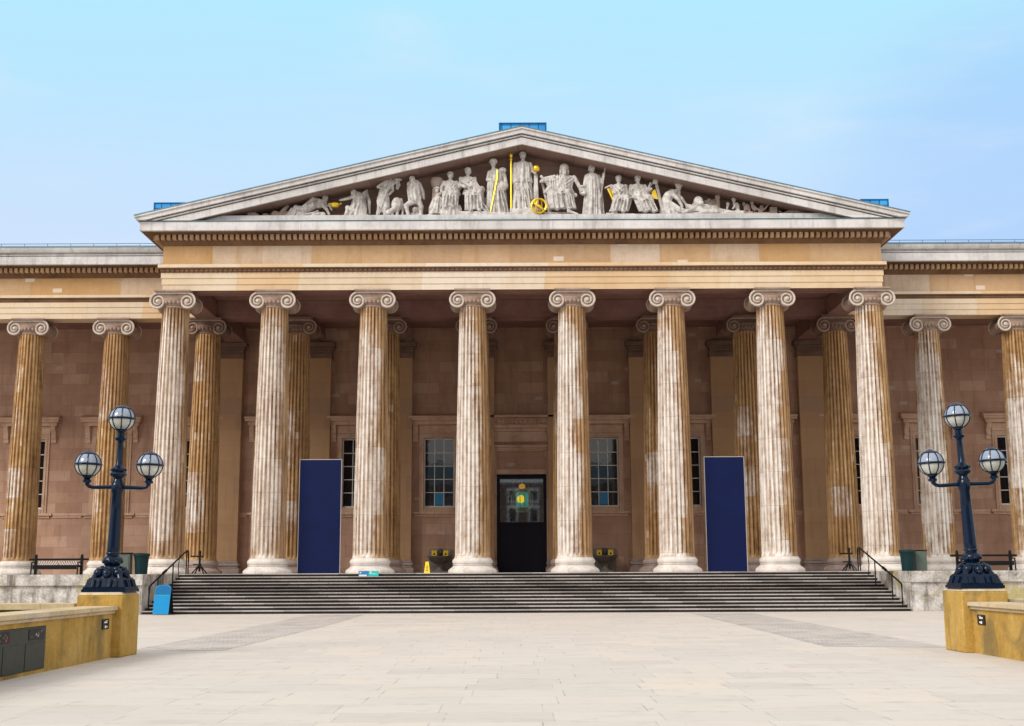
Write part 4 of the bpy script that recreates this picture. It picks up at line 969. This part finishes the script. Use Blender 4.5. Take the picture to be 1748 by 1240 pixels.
f.done('plant_carving', 'dark carved foliage against the tympanum behind the lion', 'plant carving', 'statuedark', .03)
f = Fig(); c0 = P(1227,358,-3)
f.mb.lathe([(4.2*KX,0)]+[(4.4*KX if i%2 else 3.6*KX, .07+.075*i) for i in range(9)]+[(5*KX,.76),(5*KX,.86),(3*KX,.9)], 12, (c0.x,c0.y,c0.z)); f.ell(1227,352,0,5,4,5); pbox(f,1221,1233,356,366.4,-6,3)
f.done('carved_column', 'short ringed brown column behind the lion', 'carved column', 'statuedark', .03)
f = Fig(); f.ell(1258,349,5,5,8,5); f.head(1253,338,6,3.4,'curl',-1); f.limb([(1256,346,8),(1250,354,10)],[2.4,1.8]); f.limb([(1260,356,7),(1252,361,9)],[3.4,2.4]); f.ell(1243,344,3,3,4,3); f.limb([(1243,346,3),(1240,358,3)],[2.2,1.8]); pbox(f, 1238,1270, 358,366.4, -8,14)
f.done('animal_carving', 'small monkey like carving sitting upright beyond the ringed column', 'animal carving', 'statue', .03)
f = Fig(); f.ell(1276,350,4,4.5,7,4); f.limb([(1272,348,4),(1271,360,5)],[2,1.7]); f.limb([(1279,352,5),(1280,361,5)],[2,1.7]); f.ell(1271,344,1,3.4,5,3); pbox(f, 1270.5,1284, 359.5,366.4, -8,13)
f.done('animal_carving', 'small standing stone beast on the long ledge right of the monkey carving', 'animal carving', 'statuedark', .03)
f = Fig(); f.ell(1288,352,4,4,6,4); f.head(1284,343,5,3.2,'wave',-.5); f.limb([(1290,352,5),(1298,357,7)],[2.6,1.8]); f.limb([(1296,358,6),(1299,347,4)],[2,1.4]); f.limb([(1298,358,5),(1307,352,4),(1312,345,4)],[2.4,2,1.3]); f.limb([(1300,358,5),(1303,346,2)],[2.2,1.4]); pbox(f, 1284.5,1313, 360.5,366.4, -8,12)
f.done('statue', 'tiny seated child statue beside upturned stone limbs near the right end', 'statue', 'statuedark', .03)
f = Fig(); pbox(f, 1314,1326, 350,366.4, -8,8); pbox(f, 1313.5,1326.5, 354,357, -8.5,8.5); pbox(f,1312.9,1327,364,366.4,-9,9)
f.done('stone_block', 'square carved block near the right corner of the pediment', 'carved block', 'statuedark', .03)
f = Fig(); f.limb([(1334,362,3),(1346,359,4),(1360,358,4),(1374,361,3),(1384,362,2)],[1.6,4,4.6,2.6,1.2]); f.limb([(1336,361,4),(1330,357,4)],[1.4,1.8]); pbox(f, 1330,1386, 364,366.4, -5,9)
f.done('animal_carving', 'low stone fish carving lying in the right corner of the pediment', 'animal carving', 'statuedark', .03)

# ------------------------------------------------------------------ things in the portico
def hoarding(x0, x1, y, z1, label):
    R = empty('display_panel', ((x0+x1)/2, y, FL)); tag(R, label, 'panel', 'navy panels between the columns')
    m = MB(); m.box(x0+.03,x1-.03,y,y+.10,FL+.003,z1-.03); m.build('board', M['navy'], R)
    m = MB(); m.box(x0,x0+.029,y-.01,y+.11,FL+.002,z1); m.box(x1-.029,x1,y-.01,y+.11,FL+.002,z1); m.box(x0+.0295,x1-.0295,y-.01,y+.11,z1-.029,z1); m.build('edge_strip', M['boardedge'], R)
    m = MB()
    for xx in (x0+.3, x1-.3): m.box(xx-.03,xx+.03,y+.101,y+1.0,FL,FL+.06); m.tube([(xx,y+.12,FL+2.4),(xx,y+.95,FL+.06)], .025, 6)
    m.build('support', M['black'], R)
hoarding(-9.92,-7.94,57.3,6.83,'tall plain navy panel standing left of the entrance between two columns')
hoarding(8.92,10.80,57.3,6.88,'tall plain navy panel standing right of the entrance between two columns')

def fountain(x, label, notice):
    R = empty('drinking_fountain', (x, YW-.3, FL)); tag(R, label, 'fountain', 'stone basins by the door')
    m = MB(); m.box(x-.64,x+.64,YW-.14,YW-.003,FL,FL+1.32); m.box(x-.45,x+.45,YW-.72,YW-.145,FL,FL+.09); m.build('backplate', M['greystone'], R, bevel=.02)
    m = MB(); m.lathe([(.26,.09),(.27,.14),(.17,.2),(.14,.3),(.17,.42),(.26,.5)], 20, (x,YW-.45,FL)); m.build('pedestal', M['greystone'], R)
    m = MB(); m.lathe([(.12,.48),(.34,.54),(.52,.66),(.62,.80),(.66,.84),(.66,.93),(.60,.93),(.5,.80),(.1,.72)], 24, (x,YW-.69,FL)); m.build('bowl', M['darkstone'], R)
    m = MB(); m.sphere((x,YW-.22,FL+1.12), .17, 14, 10, (.85,.7,1.1)); m.sphere((x,YW-.35,FL+1.08), .06, 8, 6)
    for s_ in (-1,1): m.sphere((x+s_*.1,YW-.31,FL+1.16), .045, 8, 6)
    m.sphere((x,YW-.2,FL+1.27), .14, 12, 8, (1,.8,.6)); m.build('mask_spout', M['darkstone'], R)
    for s_ in (-1,1):
        N_ = MB(); xx = x+s_*.32; N_.prism_yz([(YW-.50,FL+.94),(YW-.40,FL+1.24),(YW-.39,FL+1.24),(YW-.49,FL+.94)], xx-.145, xx+.145)
        n_ = N_.build('warning_notice', M['yellow'], None)
        t_ = MB(); t_.add([(xx-.07,YW-.492,FL+1.0),(xx+.07,YW-.492,FL+1.0),(xx,YW-.458,FL+1.13)], [(0,1,2)]); t_.build('warning_triangle', M['black'], n_)
        tag(n_, notice[0 if s_ < 0 else 1], 'notice', 'yellow notices on the stone basins')
fountain(wx(-1)+.1,'grey stone drinking fountain on the wall left of the entrance',('yellow warning notice on the left rim of the basin left of the entrance','yellow warning notice on the right rim of the basin left of the entrance'))
fountain(wx(1)-.02,'grey stone drinking fountain on the wall right of the entrance',('yellow warning notice on the left rim of the basin right of the entrance','yellow warning notice on the right rim of the basin right of the entrance'))

# yellow wet floor sign
R = empty('wet_floor_sign', (-3.82,55.55,FL)); tag(R, 'yellow folding wet floor sign at the top of the steps', 'floor sign')
for s_ in (-1,1):
    m = MB(); yb = 55.55+s_*.14; yt = 55.55+s_*.02
    m.add([(-3.95,yb,FL),(-3.69,yb,FL),(-3.75,yt,FL+.50),(-3.89,yt,FL+.50),(-3.95,yb+s_*.015,FL),(-3.69,yb+s_*.015,FL),(-3.75,yt+s_*.015,FL+.50),(-3.89,yt+s_*.015,FL+.50)], [(0,1,2,3),(7,6,5,4),(0,4,5,1),(1,5,6,2),(2,6,7,3),(3,7,4,0)])
    pz = m.build('sign_leaf', M['yellow'], R)
    if s_ < 0:
        k_ = MB()
        for (u0,u1,v0,v1) in ((-.05,.05,.10,.125),(-.008,.012,.14,.24),(-.05,.06,.22,.24),(-.02,.03,.28,.32)):
            yy = lambda v: 55.55-.14+.12*v/.5-.018
            k_.add([(-3.82+u0,yy(v0),FL+v0),(-3.82+u1,yy(v0),FL+v0),(-3.82+u1,yy(v1),FL+v1),(-3.82+u0,yy(v1),FL+v1)], [(0,1,2,3)])
        k_.build('pictogram', M['black'], pz)
# two-tone way sign on the top step
R = empty('step_sign', (-6.35,55.1,FL-.13)); tag(R, 'low blue and teal direction sign with white symbols on the top step', 'direction sign')
m = MB(); m.box(-6.82,-6.38,55.16,55.19,FL-.13,FL+.10); m.build('blue_board', M['stickerblue'], R)
m = MB(); m.box(-6.378,-5.94,55.16,55.19,FL-.13,FL+.10); m.build('teal_board', M['teal'], R)
m = MB(); yy = 55.155
m.add([(-6.77,yy,FL-.01),(-6.77,yy,FL+.07),(-6.68,yy,FL+.03)], [(0,2,1)]); m.add([(-6.8,yy,FL-.125),(-6.46,yy,FL-.125),(-6.46,yy,FL-.06),(-6.8,yy,FL-.06)], [(0,1,2,3)])
m.lathe([(.04,0),(.04,.003)], 12, (-6.29,yy,FL+.04), 'y'); m.add([(-6.35,yy,FL-.03),(-6.02,yy,FL-.03),(-6.02,yy,FL-.012),(-6.35,yy,FL-.012)], [(0,1,2,3)])
m.build('symbol', M['white'], R)

# handrails on the steps
def handrail(xb, xt, s_, label):
    R = empty('handrail', (xb,50.2,0)); tag(R, label, 'handrail', 'handrails of the steps')
    yb, yt, zb, zt = 50.25, 54.2, .14+.92, FL+1.0
    X = lambda t_: xb+(xt-xb)*t_
    m = MB(); m.tube([(X(0),yb,.92),(X(0),yb,zb),(X(.05),yb+.25,zb+.12),(X(1),yt,zt)]+[(X(1)+s_*0,yt+.25,zt),(X(1),yt+.32,zt-.1),(X(1),yt+.32,FL+.5)], .035, 8); m.tube([(X(.35),yb+.35*(yt-yb),zb+.02+.35*(zt-zb)),(X(.43),yb+.43*(yt-yb),zb+.02+.43*(zt-zb))], .06, 8)
    m.build('rail', M['black'], R)
    for t_, z0 in ((0,.13),(.22,.4),(.62,1.0),(1,FL)):
        m = MB(); yy = yb+(yt-yb)*t_; zz = zb+(zt-zb)*t_
        m.tube([(X(t_),yy,z0),(X(t_),yy,zz)], .028, 8); m.build('post', M['black'], R)
    m = MB(); m.tube([(X(.8),yb+.8*(yt-yb),1.35),(X(.8)-s_*.05,yb+.8*(yt-yb),FL+.3),(X(.8),yb+.8*(yt-yb),FL+.85)], .02, 6); m.tube([(X(1),yt+.32,FL),(X(1),yt+.32,FL+.5)], .028, 8); m.build('brace', M['black'], R)
handrail(-14.62,-14.2,1,'black iron handrail on the left end of the steps')
handrail(15.62,15.1,-1,'black iron handrail on the right end of the steps')
def stanchion(x, y, label):
    R = empty('barrier_post', (x,y,FL)); tag(R, label, 'barrier post', 'barrier posts on the portico')
    m = MB(); m.tube([(x,y,FL+.1),(x,y,FL+.95)], .05, 8); m.sphere((x,y,FL+.98), .07, 10, 8); m.build('post', M['black'], R)
    m = MB(); m.tube([(x-.42,y,FL+.78),(x+.16,y,FL+.78)], .035, 8); m.tube([(x-.3,y,FL+.42),(x+.1,y,FL+.42)], .025, 8); m.build('crossbar', M['black'], R)
    for a_ in range(4):
        m = MB(); an = pi/4+a_*pi/2; m.tube([(x,y,FL+.42),(x+.38*cos(an),y+.38*sin(an),FL+.02)], .03, 8); m.build('foot', M['black'], R)
stanchion(-14.05,55.9,'black barrier post with splayed feet at the left end of the top step')
stanchion(15.1,55.9,'black barrier post with splayed feet at the right end of the top step')

# benches on the podium wings
def bench(x0, x1, y, label, ornate):
    R = empty('park_bench', ((x0+x1)/2,y,FL)); tag(R, label, 'bench', 'black benches on the podium')
    for xx in (x0,x1):
        m = MB(); m.box(xx-.05,xx+.05,y-.05,y+.05,FL,FL+.74); m.sphere((xx,y,FL+.78), .06, 8, 6); m.tube([(xx,y,FL+.5),(xx,y-.45,FL+.5),(xx,y-.5,FL)], .03, 6); m.build('leg', M['black'], R)
    m = MB(); m.box(x0-.28,x1+.28,y-.03,y+.03,FL+.58,FL+.66); m.box(x0+.051,x1-.051,y-.02,y+.02,FL+.30,FL+.35); m.build('backrest', M['black'], R)
    m = MB(); m.box(x0+.05,x1-.05,y-.5,y-.06,FL+.34,FL+.39); m.box(x0+.05,x1-.05,y-.49,y-.43,FL+.22,FL+.339); m.build('seat', M['black'], R)
    if ornate:
        m = MB(); n_ = 18
        for i in range(n_):
            xx = x0+.12+(x1-x0-.24)*i/(n_-1); sl = .08 if i < n_/2 else -.08
            m.tube([(xx-sl,y,FL+.37),(xx,y,FL+.46),(xx+sl*.6,y,FL+.56)], .02, 6)
        m.build('back_tracery', M['winframe'], R)
bench(-19.75,-17.85,51.6,'black iron bench with pale tracery in its back, left wing',True)
bench(18.4,20.6,51.6,'plain black bench with a long rail behind the right lamp',False)
# bins and cabinets on the podium
def bin_(x, y, label):
    R = empty('litter_bin', (x,y,FL)); tag(R, label, 'bin', 'dark teal bins on the podium')
    m = MB(); m.lathe([(.24,.0),(.25,.05),(.27,.45),(.30,.72),(.31,.74)], 20, (x,y,FL)); m.build('body', M['binteal'], R)
    m = MB(); m.lathe([(.33,.74),(.34,.78),(.33,.84),(.22,.87)], 20, (x,y,FL)); m.build('lid', M['binteal'], R)
bin_(16.25,51.3,'dark teal litter bin beside the last right column of the portico')
bin_(-15.35,51.5,'dark teal litter bin beside the grey green cabinet, left')
R = empty('utility_cabinet', (-15.95,51.4,FL)); tag(R, 'low grey green cabinet on the podium beside the left dark bin', 'cabinet')
m = MB(); m.box(-16.25,-15.75,51.2,51.6,FL,FL+.83); m.build('cabinet_body', M['cabinet'], R, bevel=.02)
m = MB(); m.box(-16.29,-15.71,51.17,51.63,FL+.832,FL+.88); m.build('cabinet_top', M['black'], R)
m = MB(); m.box(-16.2,-15.8,51.185,51.198,FL+.08,FL+.76); m.build('cabinet_door', M['cabinet'], R)
R = empty('utility_cabinet', (16.8,51.6,FL)); tag(R, 'low grey cabinet on the podium beside the right dark bin', 'cabinet')
m = MB(); m.box(16.62,17.1,51.45,51.85,FL,FL+.82); m.build('cabinet_body', M['cabinet'], R, bevel=.02)
m = MB(); m.box(16.6,17.12,51.43,51.87,FL+.822,FL+.86); m.build('cabinet_top', M['black'], R)

# blue A-board at the foot of the steps
R = empty('a_board', (-13.8,49.3,0)); tag(R, 'bright blue A board sign standing at the left foot of the steps', 'sign board')
def leaf(yb, yt, mat, nm):
    m = MB(); x0, x1, zt = -14.12, -13.50, 1.16
    pts = [(x0,0.04),(x1,.04),(x1,zt-.12),(x1-.06,zt-.03),(x1-.16,zt),(x0+.16,zt),(x0+.06,zt-.03),(x0,zt-.12)]
    m.add([(x,yb+(yt-yb)*z/zt,z) for x,z in pts]+[(x,yb+(yt-yb)*z/zt+.03,z) for x,z in pts], [tuple(range(8)),tuple(reversed(range(8,16)))]+[((i+1)%8,i,8+i,8+(i+1)%8) for i in range(8)]); return m.build(nm, M[mat], R)
fl = leaf(49.1,49.42,'brightblue','front_board'); leaf(49.85,49.47,'black','back_board')
m = MB(); yh = lambda z: 49.1+.32*z/1.16-.006
m.add([(-14.10,yh(.78),.78),(-13.52,yh(.78),.78),(-13.52,yh(1.03),1.03),(-13.67,yh(1.14),1.14),(-13.95,yh(1.14),1.14),(-14.10,yh(1.03),1.03)], [tuple(range(6))]); m.build('header', M['deepblue'], fl)
m = MB(); m.add([(-14.10,yh(.76),.76),(-13.52,yh(.76),.76),(-13.52,yh(.775),.775),(-14.10,yh(.775),.775)], [(0,1,2,3)]); m.build('trim', M['teal'], fl)
m = MB(); m.box(-13.50,-13.47,49.12,49.87,.02,.06); m.box(-14.15,-14.12,49.12,49.87,.02,.06); m.build('foot', M['black'], R)

# ------------------------------------------------------------------ forecourt walls, pedestals and lamps
def pedestal(x0, x1, y0, y1, label):
    R = empty('lamp_pedestal', ((x0+x1)/2,(y0+y1)/2,0)); tag(R, label, 'pedestal', 'stone lamp pedestals')
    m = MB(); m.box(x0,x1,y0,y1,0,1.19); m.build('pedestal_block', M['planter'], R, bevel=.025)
    m = MB(); m.add([(x0,y0,1.191),(x1,y0,1.191),(x1,y1,1.191),(x0,y1,1.191),(x0+.07,y0+.07,1.245),(x1-.07,y0+.07,1.245),(x1-.07,y1-.07,1.245),(x0+.07,y1-.07,1.245)], [(0,3,2,1),(4,5,6,7),(0,1,5,4),(1,2,6,5),(2,3,7,6),(3,0,4,7)]); m.build('pedestal_cap', M['coping'], R, bevel=.012)
pedestal(-8.52,-7.62,24.45,25.55,'yellow stone pedestal carrying the left lamp post')
pedestal(8.86,9.78,24.74,25.84,'yellow stone pedestal carrying the right lamp post')
def planter(s_, xf, y_end, label, label2):
    R = empty('garden_wall', (xf,18,0)); tag(R, label, 'wall', 'low yellow forecourt walls')
    xa, xb = sorted((xf, xf+s_*.5))
    ya, yb = 4.0, y_end
    m = MB()
    if s_ < 0:
        for (p0,p1,z0,z1) in ((ya,17.2,0,.84),(17.2,20.98,.76,.84),(17.2,20.98,0,.06),(20.98,yb,0,.84)): m.box(xa, xb, p0, p1, z0, z1)
        m.box(xa, xb-.3, 17.2, 20.98, .06, .76)
    else: m.box(xa, xb, ya, yb, 0, .84)
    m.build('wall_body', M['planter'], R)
    m = MB(); xo, xi = xf-s_*.10, xf+s_*.60
    m.box(*sorted((xf-s_*.05, xf+s_*.55)), ya, yb, .841, .90); m.box(*sorted((xo, xi)), ya, yb+.0, .901, .985); m.build('coping', M['coping'], R, bevel=.015)
    R = empty('garden_wall', (xf+s_*8,y_end+.4,0)); tag(R, label2, 'wall', 'low yellow forecourt walls')
    xa, xb = sorted((xf+s_*.85, xf+s_*30))
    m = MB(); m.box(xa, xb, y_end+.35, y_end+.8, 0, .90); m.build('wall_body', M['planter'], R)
    m = MB(); m.box(xa, xb, y_end+.27, y_end+.88, .901, 1.03); m.build('coping', M['coping'], R, bevel=.015)
    m = MB(); m.add([(xf+s_*.5,4,.3),(xf+s_*40,4,.3),(xf+s_*40,y_end+.35,.3),(xf+s_*.5,y_end+.35,.3)], [(0,1,2,3)]); tag(m.build('lawn', M['grass']), kind='structure')
planter(-1, -7.80, 24.445, 'low yellow stone wall with set in bins, left foreground', 'pale coped wall running left from the left lamp pedestal')
planter(1, 9.05, 24.735, 'low plain yellow stone wall, right foreground', 'pale coped wall running right from the right lamp pedestal')
# recycling bin bank set into the left wall
R = empty('recycling_bin', (-7.85,19.1,.06)); tag(R, 'olive grey recycling bin bank set into the left forecourt wall', 'bin')
m = MB(); m.box(-8.08,-7.80+.012,17.21,20.97,.065,.755); m.build('bin_body', M['bingrey'], R, bevel=.006)
xx = -7.786
for y0, y1 in ((17.25,18.4),(18.42,19.2),(19.22,20.08),(20.10,20.93)):
    m = MB(); m.box(xx-.002,xx+.006,y0+.008,y1-.008,.075,.50); m.build('bin_door', M['bingrey'], R, bevel=.003)
for i, (y0, y1) in enumerate(((17.6,18.3),(18.95,19.45),(20.22,20.86))):
    m = MB(); m.box(xx-.002,xx+.005,y0,y1,.55,.72); sl = m.build('bin_slot', M['black'], R)
    m = MB()
    rr = random.Random(i)
    for j in range(7):
        yy = y0+.06+(y1-y0-.14)*rr.random(); zz = .57+.11*rr.random(); m.add([(xx+.007,yy,zz),(xx+.007,yy+.07,zz+.01),(xx+.007,yy+.05,zz+.04),(xx+.007,yy+.01,zz+.035)], [(0,1,2,3)], 0 if j < 5 else 1)
    m.build('label_print', [M['cabinet'], M['red'] if i == 1 else M['boardedge']], sl)
def plaque(s_, x, y, label):
    R = empty('wall_plaque', (x,y,.72)); tag(R, label, 'plaque', 'small black plaques on the forecourt walls')
    m = MB(); m.box(*sorted((x, x-s_*.02)), y-.19, y+.19, .56, .75); m.build('plate', M['black'], R, bevel=.004)
    m = MB(); xx = x-s_*.022
    for (a0,a1,b0,b1) in ((-.10,.08,.675,.705),(-.02,.10,.715,.725),(-.06,.02,.58,.63),(.03,.09,.59,.62)):
        m.add([(xx,y+a0,b0),(xx,y+a1,b0),(xx,y+a1,b1),(xx,y+a0,b1)], [(0,1,2,3)])
    m.build('symbol', M['white'], R)
plaque(-1, -7.80, 24.0, 'small black plaque with white symbols on the left forecourt wall')
plaque(1, 9.05, 24.25, 'small black plaque with white symbols on the right forecourt wall')

def lamp_post(x, y, label, lean=0):
    z = 1.246
    R = empty('street_lamp', (x,y,z)); tag(R, label, 'lamp post', 'three armed globe lamps')
    m = MB()       # base with scrolled feet
    m.box(x-.44,x+.44,y-.44,y+.44,z,z+.06); m.box(x-.42,x+.42,y-.42,y+.42,z+.061,z+.10)
    m.add([(x-.40,y-.40,z+.101),(x+.40,y-.40,z+.101),(x+.40,y+.40,z+.101),(x-.40,y+.40,z+.101),(x-.33,y-.33,z+.28),(x+.33,y-.33,z+.28),(x+.33,y+.33,z+.28),(x-.33,y+.33,z+.28)], [(0,3,2,1),(4,5,6,7),(0,1,5,4),(1,2,6,5),(2,3,7,6),(3,0,4,7)])
    m.lathe([(.30,.28),(.26,.36),(.17,.44),(.14,.50)], 20, (x,y,z))
    for k in range(4):
        a_ = pi/4+k*pi/2; c_, s_ = cos(a_), sin(a_)
        m.sphere((x+.27*c_,y+.27*s_,z+.37), .10, 12, 8); m.sphere((x+.20*c_,y+.20*s_,z+.44), .075, 10, 8); m.tube([(x+.46*c_,y+.46*s_,z+.1),(x+.42*c_,y+.42*s_,z+.2),(x+.31*c_,y+.31*s_,z+.36)], [.06,.06,.05], 8)
        b_ = k*pi/2; c_, s_ = cos(b_), sin(b_)
        m.sphere((x+.27*c_,y+.27*s_,z+.36), .095, 12, 8, (1,1,1.05)); m.sphere((x+.32*c_,y+.32*s_,z+.32), .055, 8, 6); m.sphere((x+.26*c_-.05*s_,y+.26*s_+.05*c_,z+.455), .035, 8, 6); m.sphere((x+.26*c_+.05*s_,y+.26*s_-.05*c_,z+.455), .035, 8, 6)
        for q in (-.22,-.11,.11,.22): m.tube([(x+.415*c_-q*s_,y+.415*s_+q*c_,z+.10),(x+.37*c_-q*s_,y+.37*s_+q*c_,z+.24)], .035, 6)
    m.build('lamp_base', M['iron'], R, sharp=45)
    m = MB()
    m.lathe([(.12,.46),(.13,.5),(.17,.55),(.20,.60),(.195,.655),(.155,.69),(.125,.71),(.125,.73),(.145,.75),(.145,.77),(.125,.79),(.130,.82),(.127,.9),(.112,1.6),(.104,1.95),(.118,1.97),(.12,2.0),(.13,2.02),(.13,2.16),(.115,2.18),(.10,2.22),(.09,2.25),(.11,2.28),(.16,2.31),(.175,2.35),(.15,2.39),(.125,2.40),(.14,2.43),(.15,2.46),(.125,2.49),(.085,2.52),(.068,2.56),(.060,2.9),(.060,3.0),(.08,3.01),(.08,3.03),(.115,3.05),(.125,3.08),(.105,3.11),(.075,3.12),(.075,3.2),(.10,3.22),(.10,3.25),(.085,3.27),(.10,3.31),(.12,3.33)], 24, (x,y,z))
    for i in range(8):
        a_ = 2*pi*i/8; m.sphere((x+.14*cos(a_),y+.14*sin(a_),z+2.44), .03, 8, 6); m.sphere((x+.18*cos(a_),y+.18*sin(a_),z+.60), .04, 8, 6)
    m.build('post', M['iron'], R, sharp=50)
    def globe(gx, gz):
        G = MB(); r = .25
        prof = [(r*sin(t_), -r*cos(t_)) for t_ in [pi*(.5+.5*i/9) for i in range(9)]]+[(.03,r*.995)]
        G.lathe(prof, 24, (gx,y,gz), m=0, caps=False)
        prof = [(.09,-r*.92)]+[(r*sin(t_), -r*cos(t_)) for t_ in [pi*(.14+.36*i/8) for i in range(9)]]
        G.lathe(prof, 24, (gx,y,gz), m=1, caps=False)
        gl = G.build('globe', [M['globetop'], M['globelow']], R, sharp=60)
        C = MB()
        C.tube([(gx+.262*cos(2*pi*i/28),y+.262*sin(2*pi*i/28),gz) for i in range(28)], .024, 8, closed=True)
        for i in range(8):
            a_ = 2*pi*(i+.35)/8
            C.tube([(gx+.255*sin(t_)*cos(a_),y+.255*sin(t_)*sin(a_),gz-.255*cos(t_)) for t_ in [pi*(.12+.8*j/12) for j in range(13)]], .012, 6)
        C.lathe([(.15,.205),(.155,.218),(.12,.245),(.05,.268),(.03,.285),(.0,.29)], 16, (gx,y,gz), caps=False)
        C.lathe([(.06,-.30),(.09,-.27),(.12,-.235),(.125,-.205),(.10,-.20)], 16, (gx,y,gz))
        C.build('cage', M['iron'], gl, sharp=50)
        I = MB(); I.lathe([(.035,-.2),(.035,-.1),(.055,-.06),(.055,.02),(.02,.05)], 12, (gx,y,gz)); I.lathe([(.12,.0),(.17,-.02),(.15,.03),(.05,.08)], 16, (gx,y,gz)); I.build('reflector', M['white'], gl)
    globe(x, z+3.49)
    for s_ in (-1,1):
        m = MB(); zz = z+2.09
        m.tube([(x+s_*.14,y,zz),(x+s_*.5,y,zz-.01),(x+s_*.58,y,zz+.01),(x+s_*.625,y,zz+.06),(x+s_*.63,y,zz+.13)], [.042,.038,.04,.045,.04], 10)
        m.lathe([(.05,.0),(.085,.02),(.09,.06),(.05,.09),(.04,.12),(.055,.16),(.06,.19)], 14, (x+s_*.63,y,zz+.07))
        m.build('arm', M['iron'], R, sharp=50); globe(x+s_*.63, z+2.545)
    for ch in R.children:            # the post stands a little out of true on its base
        if not ch.name.startswith('lamp_base'): ch.matrix_basis = Matrix.Rotation(radians(lean), 4, 'Y') @ ch.matrix_basis
lamp_post(-8.06, 25.05, 'navy three globe lamp post on the left pedestal', 1.0)
lamp_post(9.31, 25.22, 'navy three globe lamp post on the right pedestal', -2.2)
R = empty('floodlight', (9.67,25.74,1.247)); tag(R, 'small black box light behind the foot of the right lamp post', 'floodlight')
m = MB(); m.box(9.56,9.775,25.67,25.81,1.247,1.42); m.build('housing', M['black'], R, bevel=.015)
m = MB(); m.box(9.58,9.755,25.811,25.822,1.27,1.40); m.build('lens', M['pane'], R)

# ------------------------------------------------------------------ town houses across the street, mirrored in the glass
M['brick'] = stone('dark_street_brick', [(.10,.06,.045),(.15,.09,.07),(.19,.12,.09)], .6, (.23,.075), [(.16,.09,.07),(.12,.07,.055)], .5, .008, .4)
R = empty('town_house', (0,-46,0)); tag(R, 'dark brick town house row across the street, mirrored in the window glass', 'building')
hs = []
for i in range(-14,15):
    for (z0,z1) in ((1.0,3.4),(5.0,7.8),(9.0,11.2),(12.2,13.8)): hs.append((i*3.2-.6, i*3.2+.6, z0, z1))
m = MB(); wall_holes(m, -50, 50, 0, 15.2, hs, 0, .25); m.v = [(x,-46-y,z) for x,y,z in m.v]; m.box(-50,50,-56,-46.3,0,.1); m.box(-50,50,-46.9,-46.35,15.0,15.6); m.build('wall', M['brick'], R)
m = MB()
for a_,b_,c_,d_ in hs:
    m.box(a_-.18,a_-.001,-46.0,-45.92,c_,d_); m.box(b_+.001,b_+.18,-46.0,-45.92,c_,d_); m.box(a_-.25,b_+.25,-46.0,-45.85,d_+.001,d_+.3); m.box(a_-.2,b_+.2,-46.0,-45.85,c_-.18,c_-.001)
m.box(-50,50,-46,-45.6,15.0,15.4); m.box(-50,50,-46,-45.8,4.2,4.5); m.build('trim', M['white'], R)
m = MB()
for a_,b_,c_,d_ in hs: m.add([(a_,-46.24,c_),(b_,-46.24,c_),(b_,-46.24,d_),(a_,-46.24,d_)], [(3,2,1,0)])
m.build('pane', M['pane'], R)
m = MB(); m.prism_yz([(-46.9,15.6),(-52,18.5),(-57,15.6)], -50, 50); m.build('roof', M['lead'], R)
